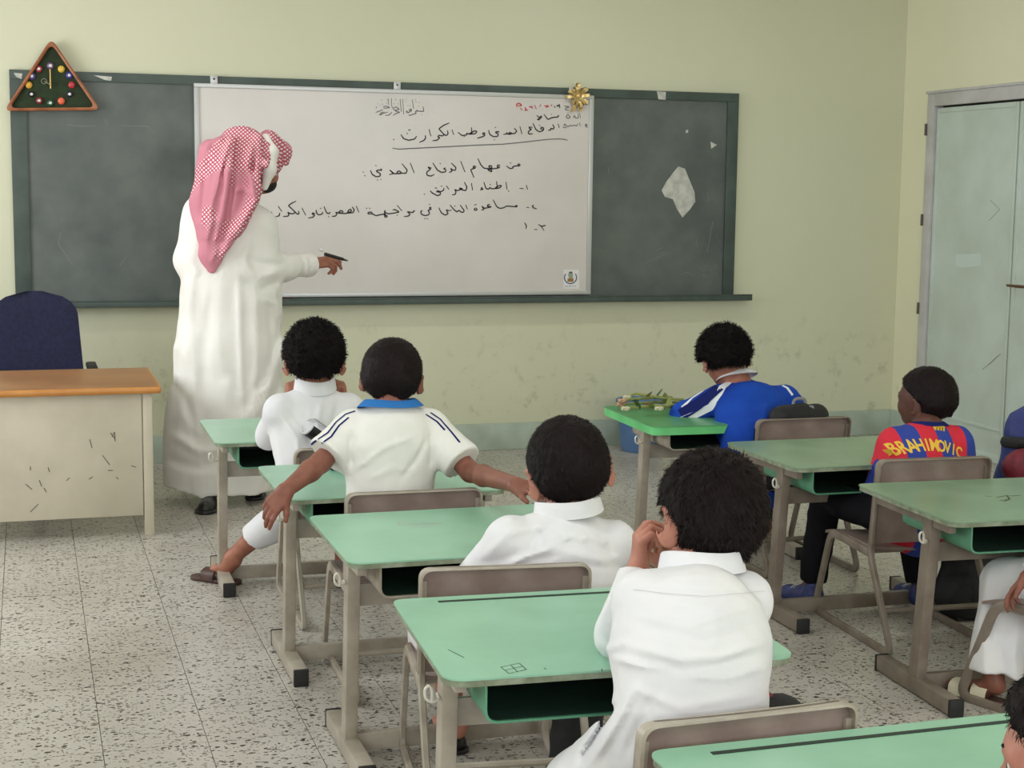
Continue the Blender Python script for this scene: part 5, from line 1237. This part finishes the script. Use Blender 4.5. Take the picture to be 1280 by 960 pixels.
# ------------------------------------------------------------------ handwriting on the whiteboard
HW = [
 ('title_line', 'ink', 600, 140, 10.667, [[(1040,155),(1055,212)], [(965,165),(990,205),(975,230),(940,215),(945,240),(905,245)], [(790,178),(794,182)], [(705,150),(745,235),(790,265),(840,250),(850,215),(820,200),(805,225),(845,235)], [(700,205),(650,200),(660,225),(690,225),(640,265),(650,295),(705,290)], [(530,190),(560,295)], [(455,215),(490,255),(465,285),(430,290),(400,270),(375,290),(420,296),(370,295),(345,270),(365,290),(310,300)], [(240,255),(255,270),(215,260),(205,275),(245,295),(235,325),(180,330),(130,300),(112,240)], [(203,205),(208,209)], [(188,368),(193,372)], [(70,285),(45,275),(30,295),(70,300),(45,325),(0,340),(-40,350)]]),
 ('title_line', 'ink', 480, 140, 10.667, [[(1165,205),(1170,295),(1135,290),(1210,250),(1240,260),(1215,290),(1130,295),(1100,280),(1105,305),(1040,315),(985,270)], [(1068,325),(1073,328)], [(905,235),(930,305)], [(845,245),(855,290),(830,315),(800,300),(730,225),(790,180),(870,145)], [(800,300),(780,320),(730,310),(715,335),(745,340),(710,375),(645,385)], [(600,230),(625,325)], [(550,310),(555,350),(530,380),(470,405)], [(435,320),(410,360),(330,378),(260,355),(225,300)], [(308,285),(313,289)], [(328,240),(334,244)], [(345,235),(350,238)], [(126,365),(131,370)]]),
 ('underline', 'inkgrey', 600, 140, 10.667, [[(1170,378),(1130,365),(1060,358),(900,365),(600,400),(300,430),(0,440),(-380,460),(-780,480),(-1080,495),(-1170,482)]]),
 ('subject_line', 'ink', 600, 140, 10.667, [[(1050,60),(1040,40),(1045,65),(960,75),(905,100),(850,30)], [(945,30),(955,34)], [(755,45),(790,75),(820,50),(815,80),(760,100),(800,105)]]),
 ('heading_line', 'ink', 540, 190, 10.667, [[(1180,175),(1150,155),(1145,180),(1175,185),(1110,185),(1070,200),(1085,215),(1040,222),(990,185)], [(1043,145),(1048,148)], [(910,185),(880,170),(865,195),(905,205),(850,220),(790,225),(750,190),(790,180),(800,215),(740,235),(790,265),(800,250),(770,225),(690,215),(650,170),(610,85)], [(590,195),(555,185),(545,210),(585,210),(515,235),(560,345)], [(380,120),(440,270)], [(255,145),(320,210),(310,245),(270,240),(250,215),(265,260),(225,272)], [(180,210),(150,225),(185,235),(180,265),(125,272),(70,240),(10,145)], [(106,155),(111,158)]]),
 ('heading_line', 'ink', 440, 190, 10.667, [[(1060,215),(1010,200),(1030,220),(1050,225),(995,270),(1000,310),(1050,322),(1100,298)], [(775,145),(830,280)], [(665,155),(735,240),(720,285),(660,280),(630,250),(595,270),(610,290),(660,285),(560,290),(500,240),(555,285),(495,303)], [(380,220),(400,245),(350,240),(320,255),(380,290),(370,325),(320,330),(270,300),(245,245)], [(316,180),(321,183)], [(338,371),(344,374)], [(384,364),(388,367)], [(146,267),(151,270)], [(168,314),(174,318)]]),
 ('first_item', 'ink', 540, 190, 10.667, [[(1165,485),(1220,488)], [(1255,440),(1275,500)], [(985,400),(1000,500)], [(1017,518),(1024,524)], [(860,390),(870,485),(840,480),(900,445),(930,450),(900,480),(830,488),(790,490),(770,470),(760,495),(720,490),(690,400)], [(773,434),(778,438)], [(670,470),(650,485),(685,495),(640,508)], [(525,415),(540,510)], [(430,400),(465,470),(450,515),(400,505),(360,480),(410,490),(340,515),(300,500),(320,530),(310,565),(265,572)], [(190,450),(225,500)], [(160,480),(150,515),(110,530),(70,515),(60,530),(110,535),(110,570),(70,582),(0,545),(-25,515)], [(123,455),(129,459)], [(58,480),(63,483)], [(43,478),(48,481)], [(-105,560),(-100,564)]]),
 ('second_item', 'ink', 560, 235, 10.667, [[(1145,230),(1120,240),(1140,265),(1185,280)], [(1045,258),(1080,260)], [(930,240),(905,230),(900,250),(925,250),(840,245),(780,240),(740,265),(690,272),(650,250),(600,155)], [(560,220),(530,225),(520,245),(580,250),(520,265),(480,270),(450,240),(480,285),(445,295)], [(370,265),(345,285),(365,300),(390,290),(375,265)], [(353,225),(358,228)], [(371,217),(376,220)], [(235,225),(260,285)], [(160,225),(215,300),(205,325),(170,320),(145,295),(120,320),(80,290),(25,225)], [(88,240),(93,243)], [(50,295),(0,305)]]),
 ('second_item', 'ink', 440, 235, 10.667, [[(1290,300),(1255,290),(1270,320),(1280,345),(1240,362),(1190,330),(1155,260)], [(1060,265),(1035,255),(1035,280),(1060,280),(1010,300),(1035,330),(1020,360),(970,368),(925,350),(915,310),(940,300)], [(1033,218),(1038,221)], [(968,407),(974,410)], [(1001,407),(1007,410)], [(840,310),(820,300),(820,325),(790,325),(735,315),(760,335),(775,350),(750,375),(690,380)], [(600,230),(665,305)], [(540,295),(570,285),(630,320),(560,335),(480,345),(430,320),(440,295),(430,360),(470,370),(465,390),(430,385),(450,350),(400,350),(320,370),(270,345),(260,320),(215,325),(210,345),(270,345)], [(598,361),(604,364)], [(190,269),(195,272)], [(233,269),(238,272)], [(55,240),(92,325)], [(0,250),(30,290),(15,330),(-40,333)]]),
 ('second_item', 'ink', 320, 235, 10.667, [[(1290,330),(1220,335),(1230,300),(1260,280),(1275,310),(1200,340),(1150,340),(1160,310),(1130,300),(1100,320),(1150,340),(1080,330),(1060,320),(1080,345),(1060,375),(1010,378)], [(990,320),(970,345),(940,330),(905,245)], [(966,380),(971,383)], [(890,320),(880,350),(830,358),(805,330),(800,290)], [(858,270),(864,273)], [(785,340),(755,330),(745,350),(785,355),(760,390),(695,400)], [(610,265),(665,365)], [(565,305),(575,345),(550,350),(520,320),(490,290),(430,235),(480,200),(535,175)], [(520,320),(500,345),(450,340),(420,320),(440,350),(430,375),(360,380)], [(295,240),(345,315)], [(315,330),(310,370),(260,385)], [(205,315),(210,345),(185,360)]]),
 ('third_item', 'ink', 560, 235, 10.667, [[(1205,485),(1240,510),(1280,505),(1300,495)], [(1245,512),(1280,568)], [(1150,553),(1190,555)], [(1020,460),(1045,505),(1040,545)]]),
 ('date_line', 'inkred', 640, 115, 10.667, [[(65,200),(60,160),(100,150),(130,180),(75,185)], [(110,210),(135,245)], [(175,200),(185,225),(170,245),(215,240)], [(230,190),(240,205),(265,190),(270,225)], [(300,175),(325,230)], [(385,165),(365,200)], [(430,180),(450,190),(470,180),(490,190),(450,210)], [(530,165),(520,190)], [(810,180),(815,215)], [(850,190),(855,215)], [(905,185),(910,215)]]),
 ('date_line', 'ink', 640, 115, 10.667, [[(560,185),(575,210)], [(595,175),(605,195),(630,165),(635,215)]]),
 ('printed_headings', 'inkgrey', 640, 115, 10.667, [[(690,185),(730,190),(765,200),(710,215),(710,240),(760,240)], [(905,290),(910,350)], [(880,295),(885,345),(850,350),(830,310),(820,350)], [(760,300),(720,320),(730,350),(770,350),(775,320),(750,320)], [(905,410),(905,455)], [(880,420),(860,455),(830,440),(800,455),(780,440),(760,460),(700,445),(690,430),(720,430)], [(680,455),(690,475),(735,475)], [(736,285),(742,288)], [(1005,430),(970,432),(1005,450),(970,455),(1010,474)]]),
 ('printed_calligraphy', 'inkgrey', 460, 115, 16.0, [[(405,130),(415,260)], [(465,125),(475,290)], [(640,140),(665,400)], [(695,140),(710,430)], [(885,150),(910,330)], [(1100,300),(1115,390),(960,380),(990,360),(940,400),(970,430),(880,450),(840,475),(810,455)], [(870,330),(860,400),(850,340)], [(830,330),(830,405),(780,420),(760,380),(800,390)], [(510,310),(560,300),(630,345),(540,370),(560,385)], [(475,290),(520,350),(560,385),(640,405),(560,430),(500,470)], [(300,300),(360,280),(440,310),(350,325),(310,320)], [(480,400),(420,460),(340,470)], [(400,400),(300,430),(220,460)], [(300,350),(230,380),(150,410)], [(330,400),(270,410),(240,450),(270,455)], [(160,330),(170,290)]] + [[(x-8,y),(x+8,y+3)] for x, y in ((275,158),(380,160),(545,140),(560,160),(600,235),(600,280),(770,140),(750,190),(800,270),(845,270),(1020,215),(950,150),(960,195),(1015,280),(290,240),(195,235),(710,435),(370,225),(525,235),(1070,455),(240,270),(1100,300))]),
]
for nm, mk_, ox, oy, sc_, ls in HW:
    b = MB(); wd = {'underline': .006, 'printed_calligraphy': .0052, 'printed_headings': .0055}.get(nm, .0072)
    for pl in ls:
        if len(pl) == 2 and abs(pl[0][0]-pl[1][0]) < 9 and nm != 'printed_calligraphy': (xa, ya), (xb, yb) = pl; pl = [(xa-5, ya-3), (xb+5, yb+3)]
        P = [Vy(ox+x/sc_, oy+y/sc_, WY) for x, y in pl]
        if len(P) > 2: P = [Vector(p) for p in arc_pts(P, .0045, 2)]
        b.ribbon(P, wd, (0, -1, 0), .0012)
    tag(child_at(b.build(nm, M[mk_], smooth=False), wb), kind='stuff')
# emblem_sticker
def disc(name, pxs, m, off, parent=wb):
    b = MB(); q = [Vy(x, y, WY) for x, y in pxs]; b.bm.faces.new([b.bm.verts.new((p.x, WY-off, p.z)) for p in q]); return child_at(b.build(name, m, smooth=False), parent)
disc('emblem_sticker', [(704, 337), (724, 337), (724, 361), (704, 361)], mat('sticker_paper', col(226, 226, 228), .4), .0012)
b = MB()
for a0, a1 in ((.15, 1.35),): b.ribbon([Vy(713+7.6*math.cos(t), 347+7.4*math.sin(t), WY) for t in np.linspace(-.7, PI+.7, 24)], .006, (0, -1, 0), .002)
child_at(b.build('emblem_ring', mat('emblem_navy', col(56, 56, 92), .5), smooth=False), wb)
disc('emblem_book', [(709.5, 348), (716.8, 348), (716.5, 352.5), (709, 352)], mat('emblem_brown', col(150, 110, 60), .5), .0022)
disc('emblem_figure', [(711.2, 348), (709.9, 344), (711, 340.5), (713, 339.7), (715, 340.5), (716.2, 344), (715.6, 348)], mat('emblem_green', col(150, 160, 140), .5), .0022)
disc('emblem_figure', [(710.6, 342), (711.4, 340), (713.2, 339.2), (715, 340), (715.8, 342), (713.2, 341)], mat('emblem_dark', col(60, 66, 60), .5), .0030)
b = MB()
for x in (706.5, 708.5, 711, 713, 716, 718.5): b.ribbon([Vy(x, 358, WY), Vy(x+1.2, 357.4, WY)], .006, (0, -1, 0), .002)
tag(child_at(b.build('emblem_caption', M['inkgrey'], smooth=False), wb), kind='stuff')
b = MB(); 
for x, y in ((245.5, 236),): b.ribbon([Vy(x, y, WY), Vy(x+4, y, WY)], .016, (0, -1, 0), .0095)
child_at(b.build('edge_mark', M['ink'], smooth=False), wb)
# gold bow
bw_c = Vy(722, 120, WY-.02); bow = empty('gold_bow', bw_c, label='crumpled gold gift bow stuck on the whiteboard top right corner', cat='bow')
M['goldf'] = mat('gold_foil', col(226, 206, 150), .3, col(190, 156, 90), 40, .2, 60, metal=.55)
rb_ = random.Random(5)
for k in range(13):
    a = 2*PI*k/13+rb_.uniform(-.2, .2); L_ = rb_.uniform(.050, .078); el = rb_.uniform(-.1, .5)
    d = Vector((math.cos(a), -el, math.sin(a)*1.15)).normalized(); s = d.cross(Vector((0, 1, 0))).normalized(); rows = []
    for t in np.linspace(0, 1, 9):
        o = d*L_*math.sin(t*PI)+Vector((0, -1, 0))*.022*math.sin(2*PI*t)
        rows.append([o+s*.009*q for q in (-1, 0, 1)])
    b = MB(); b.grid(rows); b.build('loop', M['goldf'], bow)
b = MB(); b.ball((0, -.012, 0), .016, 10, 8); b.build('knot', M['goldf'], bow)
for dx, dz in ((-.03, -.09), (.018, -.085)):
    b = MB(); b.grid([[Vector((dx*t-.012, -.004+.006*math.sin(t*7), dz*t)), Vector((dx*t+.012, -.004, dz*t))] for t in np.linspace(0, 1, 7)]); b.build('tail', M['goldf'], bow)
# red marker on the tray
p = Vy(352, 367, YB-.065); rm = empty('red_marker', (p.x, YB-.055, .906+.0105), label='red marker lying on the chalk tray beside the teacher', cat='pen')
b = MB(); b.tube([(0, 0, 0), (.062, 0, 0)], .0105, 10); b.build('barrel', mat('red_plastic', col(140, 42, 48), .35), rm)
b = MB(); b.tube([(-.03, 0, 0), (.0, 0, 0)], .0108, 10); b.build('cap', M['blackp'], rm)
# ------------------------------------------------------------------ triangular wall clock
CY = YB-.037; cpx = lambda x, y, dy=0: Vy(x, y, CY-dy)
cc = cpx(63, 106); clk = empty('wall_clock', cc, label='triangular billiard rack clock with pool balls for hours on the chalkboard corner', cat='clock')
apex, bl, brr = cpx(64, 48), cpx(5, 139), cpx(125.5, 138)
tri = arc_pts([apex, bl, brr], [.045, .04, .04], 6, True)
def inset(P, k, c): return [c+(q-c)*k for q in P]
cen = (apex+bl+brr)/3
outer, inner = tri, inset(tri, .885, cen)
b = MB(); n = len(tri); ring = []
for q, i_ in zip(outer, inner):
    ring.append([b.bm.verts.new(v-cc) for v in (Vector((q.x, CY, q.z)), Vector((q.x, CY-.034, q.z)), Vector(((q.x+i_.x)/2, CY-.038, (q.z+i_.z)/2)), Vector((i_.x, CY-.034, i_.z)), Vector((i_.x, CY, i_.z)))])
for i in range(n):
    for j in range(4): b.bm.faces.new((ring[i][j], ring[(i+1) % n][j], ring[(i+1) % n][j+1], ring[i][j+1]))
b.build('frame', mat('mahogany', col(172, 108, 70), .35, col(130, 72, 46), 12, metal=0), clk)
b = MB(); b.bm.faces.new([b.bm.verts.new(Vector((q.x, CY-.012, q.z))-cc) for q in inner]); b.build('felt', mat('green_felt', col(44, 58, 36), .95, col(36, 48, 30), 40), clk, smooth=False)
BALLS = [(76.6, 86.7, (214, 180, 70)), (86.5, 94.5, (66, 66, 140)), (89.5, 106.5, (180, 50, 62)), (87, 118, (52, 44, 70)), (76.5, 126.5, (226, 104, 76)), (63, 129, (44, 84, 56)), (49, 126, (130, 50, 52)), (39.5, 118, (36, 34, 36)), (36, 106.5, (210, 160, 60)), (39.8, 95.5, (96, 80, 150)), (48.7, 86.5, (150, 56, 62)), (62.8, 82.5, (112, 84, 116))]
for i, (x, y, c) in enumerate(BALLS):
    p = cpx(x, y)-cc; b = MB(); b.ball((p.x, -.018, p.z), .0185 if c[1] > 60 or c[0] > 120 else .016, 14, 8, (1, .55, 1)); o = b.build('ball', mat('ball_%d' % i, col(*c), .25), clk)
    if i not in (0, 2, 4, 8): b = MB(); b.ball((p.x, -.0268, p.z), .0075, 8, 6, (1, .35, 1)); b.build('number_spot', M['thobe'], o)
M['brass'] = mat('brass', col(206, 170, 100), .4, metal=.3)
def clock_text(txt, x, y, size):
    fc = bpy.data.curves.new('numeral', 'FONT'); fc.body = txt; fc.size = size; fc.align_x = 'CENTER'; fc.align_y = 'CENTER'
    to = bpy.data.objects.new('tmp', fc); C.objects.link(to); bpy.context.view_layer.update()
    tm = bpy.data.meshes.new_from_object(to.evaluated_get(bpy.context.evaluated_depsgraph_get())); bpy.data.objects.remove(to)
    for v in tm.vertices: v.co = Vector((v.co.x, 0, v.co.y))
    tm.materials.append(M['thobe']); o = bpy.data.objects.new('numeral', tm); C.objects.link(o); o.parent = clk; p = cpx(x, y)-cc; o.location = (p.x, -.029, p.z)
clock_text('12', 62.8, 83, .022)
h0 = cpx(63, 106)-cc
b = MB(); t = cpx(63, 87)-cc; e = cpx(63, 111)-cc; b.tube([(h0.x, -.030, e.z), (h0.x, -.030, t.z)], .0032, 6); b.build('minute_hand', M['brass'], clk)
b = MB(); t = cpx(55, 102)-cc; b.tube([(h0.x, -.028, h0.z), (t.x, -.028, t.z)], .003, 6)
for k in range(8):
    a0, a1 = 2*PI*k/8, 2*PI*(k+1)/8; b.tube([(t.x+.014*math.cos(a0), -.028, t.z+.014*math.sin(a0)), (t.x+.014*math.cos(a1), -.028, t.z+.014*math.sin(a1))], .002, 5)
b.build('hour_hand', mat('pewter', col(130, 130, 110), .4), clk)
b = MB(); b.ball((h0.x, -.030, h0.z), .006, 8, 6); b.build('hub', M['brass'], clk)
# ------------------------------------------------------------------ bin
bn = empty('waste_bin', (3.42, 8.30, 0), label='blue plastic waste bin by the wall behind the bright green desk', cat='bin')
b = MB(); M['bluebin'] = mat('blue_plastic', col(98, 134, 184), .45, col(88, 122, 172), 8)
b.lathe([(.10, 0), (.115, .02), (.140, .29), (.147, .295), (.147, .305), (.135, .305), (.108, .03), (.0, .025)], (0, 0, 0), 28, cap=False); b.build('body', M['bluebin'], bn)
b = MB(); b.tube([(.143*math.cos(a), .143*math.sin(a), 0.294) for a in np.linspace(0, 2*PI, 29)], .006, 6, cap=False); b.build('rim', M['bluebin'], bn)
# ------------------------------------------------------------------ cut flowers on the bright green desk
M['stem'] = mat('green_stem', col(124, 134, 70), .6, col(150, 156, 92), 20); M['leafm'] = mat('leaf_green', col(60, 84, 44), .6)
M['petr'] = mat('dark_red_petals', col(120, 40, 56), .7); M['petw'] = mat('cream_petals', col(196, 194, 160), .7); M['petp'] = mat('pale_pink_petals', col(186, 150, 120), .7)
FL = [((776, 509), (858, 503), 'petp'), ((782, 514), (850, 508), 'petw'), ((784, 500), (855, 500), 'petw'), ((812, 510), (858, 512), 'petr'), ((824, 514), (862, 505), 'petw'), ((778, 504), (840, 497), 'petp')]
rf = random.Random(8)
for i, (h_, t_, pm) in enumerate(FL):
    z0 = DH+.012+.010*(i % 3); hpt, tpt = Gz(h_[0], h_[1], z0), Gz(t_[0], t_[1], z0+.006)
    lab = ['pink flower with its stem, nearest the left end of the desk', 'cream flower lying lowest on the bright green desk', 'white flower with bent neck lying topmost of the bunch', 'dark red flower in the middle of the bunch', 'white tipped flower beside the blue sleeve', 'pale flower whose stem lies along the back of the bunch'][i]
    f = empty('cut_flower', hpt, label=lab, cat='flower', group='cut flowers on the bright green desk')
    b = MB(); mid = (tpt-hpt)*.5+Vector((0, 0, .012)); b.tube(arc_pts([(0, 0, .008), (tpt-hpt)*.12+Vector((0, .0, .03 if i == 2 else .012)), mid, tpt-hpt], .05, 4), .0062, 7); b.build('stem', M['stem'], f)
    for k in range(8):
        a = 2*PI*k/8; b = MB(); r_ = .013
        b.ball((r_*math.cos(a)*.8, r_*math.sin(a)*.8, .008+(k % 2)*.006), .011, 8, 6, (1, .9, .55)); b.build('petal', M[pm], f)
    for k in range(3):
        q = (tpt-hpt)*rf.uniform(.25, .9); d = Vector((rf.uniform(-.5, .5), rf.uniform(-1, 1), rf.uniform(-.05, .4))).normalized()*.065
        s = d.cross(Vector((0, 0, 1))).normalized()*.013; b = MB()
        b.grid([[q, q], [q+d*.4-s, q+d*.4+s], [q+d*.75-s*.8, q+d*.75+s*.8], [q+d, q+d]]); b.build('leaf', M['leafm'] if k % 2 else M['stem'], f)
# ------------------------------------------------------------------ school bags
def bag(name, label, loc, size, m, trim, rz=0, tilt=0, pocket=None, cat='bag', straps=True, side=None, group=None):
    w, d, h = size; root = empty(name, loc, rz, label=label, cat=cat, group=group); base = Vector((0, 0, 0))
    R = Matrix.Rotation(tilt, 3, 'Y')
    K = Clay(); P = lambda x, y, z: R @ Vector((x, y, z))
    r = d/2
    for s in (-1, 1): K.cone(P(s*(w/2-r), 0, r), P(s*(w/2-r)*.8, 0, h-r), r, r*.85, .03)
    K.cone(P(-(w/2-r), 0, r), P(w/2-r, 0, r), r, r, .03); K.cone(P(0, 0, r), P(0, 0, h-r*.8), r*1.05, r*.9, .06); K.cone(P(-(w/2-r)*.7, 0, h-r), P((w/2-r)*.7, 0, h-r), r*.85, r*.85, .04)
    K.disp.append(wrinkle(14, .005, int(abs(loc[0]*37)) % 9)); V, Q = K.mesh(.007); o = nmesh('body', V, Q, m, base, root)
    K = Clay(); K.cone(P(-(w/2-r)*.7, -r*.75, h*.20), P((w/2-r)*.7, -r*.75, h*.20), r*.45, r*.45, .02); K.cone(P(-(w/2-r)*.7, -r*.70, h*.42), P((w/2-r)*.7, -r*.70, h*.42), r*.42, r*.42, .10); K.disp.append(wrinkle(18, .003, 4))
    V, Q = K.mesh(.006); nmesh('pocket', V, Q, pocket or m, base, root)
    b = MB(); b.tube([P(x, -r*.62*math.sqrt(max(0, 1-(x/(w/2))**2))-.004, h-r*.55-abs(x)*.25) for x in np.linspace(-(w/2-r*.8), w/2-r*.8, 11)], .0045, 6); b.build('zip', trim, root)
    b = MB(); b.tube(arc_pts([P(-.03, 0, h-.006), P(-.025, .0, h+.03), P(.025, 0, h+.03), P(.03, 0, h-.006)], .02, 4), .007, 8, flat=((0, 1, 0), .5)); b.build('handle', trim, root)
    if straps:
        for s in (-1, 1):
            b = MB(); b.tube(arc_pts([P(s*w*.18, r*.8, h-.03), P(s*w*.22, r+.02, h*.65), P(s*w*.26, r*1.0, h*.3), P(s*w*.28, r*.8, .05)], .05, 4), .014, 8, flat=((0, 1, 0), .35)); b.build('strap', trim, root)
    if side:
        K = Clay(); K.ell(P(*side[0]), side[1], None); V, Q = K.mesh(.006); nmesh('side_pouch', V, Q, side[2], base, root)
    return root
M['bagk'] = mat('black_nylon', col(22, 22, 26), .7, None, bump=.3, bscale=90); M['bagg'] = mat('grey_nylon', col(130, 132, 136), .7, None, bump=.3, bscale=90)
M['bagb'] = mat('blue_nylon', col(44, 60, 130), .6, col(34, 46, 108), 12, .3, 90); M['bagm'] = mat('maroon_nylon', col(120, 30, 48), .6, col(90, 20, 34), 40, .3, 90); M['bagr'] = mat('red_nylon', col(160, 28, 50), .6)
bg = bag('school_bag', 'dark navy bag with a grey top edge behind the boy in blue', (2.955, 5.50, .335), (.30, .085, .325), M['bagk'], M['bagg'], 0, 0, straps=True)
b = MB(); b.tube(arc_pts([(-.148, -.02, .17), (-.135, -.025, .25), (-.09, -.025, .30), (-.02, -.02, .318), (.05, -.02, .318)], .05, 5), .011, 8); b.build('grey_trim', M['bagg'], bg)
c9 = dup(cC, 3.74, 4.78, 0, 'worn chair past the right edge carrying the blue backpack')
bag('backpack', 'blue backpack with a black band, at the right edge below the door', (3.60, 4.80, .335), (.34, .20, .40), M['bagb'], M['bagk'], -.2, 0, side=((-.12, -.11, .19), (.085, .05, .07), M['bagm']))
bpk = bpy.data.objects['backpack']; b = MB(); b.tube([(-.16, -.02, .27), (-.13, -.085, .275), (0, -.112, .28), (.13, -.085, .275)], .022, 8, flat=((0, 1, 0), .3)); b.build('band', M['bagk'], bpk)
bag('school_bag', 'large black bag drooping beside the legs of the boy in stripes', (3.20, 4.66, .0), (.24, .16, .37), M['bagk'], M['bagk'], 0, .12)
bag('school_bag', 'narrow black bag with a red pocket under the chair before the drawn-on desk', (1.29, 3.50, .0), (.13, .09, .28), M['bagk'], M['bagr'], 0, 0, pocket=M['bagr'], straps=False)
bag('school_bag', 'dark bag with maroon piping wedged beside the boy with clasped hands', (1.365, 2.46, .335), (.16, .09, .245), M['bagk'], M['bagm'], 0, -.42, straps=False)
# pencil pouch at the far edge of the second desk
pp = Gz(433, 586, DH); pch = empty('pencil_pouch', (pp.x, pp.y-.02, DH), label='small navy pouch at the far edge of the second desk', cat='pouch')
K = Clay(); K.cone((-.02, 0, .017), (.02, .0, .017), .017, .017, .01); K.cone((-.05, 0, .014), (.05, 0, .014), .014, .014, .02); V, Q = K.mesh(.004); nmesh('body', V, Q, M['jnavy'], (0, 0, 0), pch)
b = MB(); b.tube([(-.05, 0, .0285), (0, 0, .034), (.05, 0, .0285)], .0025, 6); b.build('zip', M['bagg'], pch)
# rolled exercise book on the chair behind the boy with hands on his cheeks
bp_ = Vy(403, 545, 5.285); bk = empty('rolled_booklet', bp_, label='rolled booklet with a black cover behind the boy holding his cheeks', cat='book')
ax_ = Vector((.80, .15, -.58)).normalized(); u_ = ax_.cross(Vector((0, 0, 1))).normalized(); v_ = ax_.cross(u_)
for nm, r0, m_, e0 in (('cover', .040, M['blackp'], .0), ('pages', .0385, M['thobe'], -.006)):
    b = MB(); rows, low = [], []
    for i in range(21):
        a = -.3+5.2*i/20; rr = r0*(1+.10*i/20)
        rows.append([u_*rr*math.cos(a)*1.0+v_*rr*.8*math.sin(a)+ax_*t for t in (-.062+e0, .0, .12)]); low.append([u_*(rr-.003)*math.cos(a)+v_*(rr-.003)*.8*math.sin(a)+ax_*t for t in (-.062+e0, .0, .12)])
    closed_sheet(b, rows, low); b.build(nm, m_, bk)
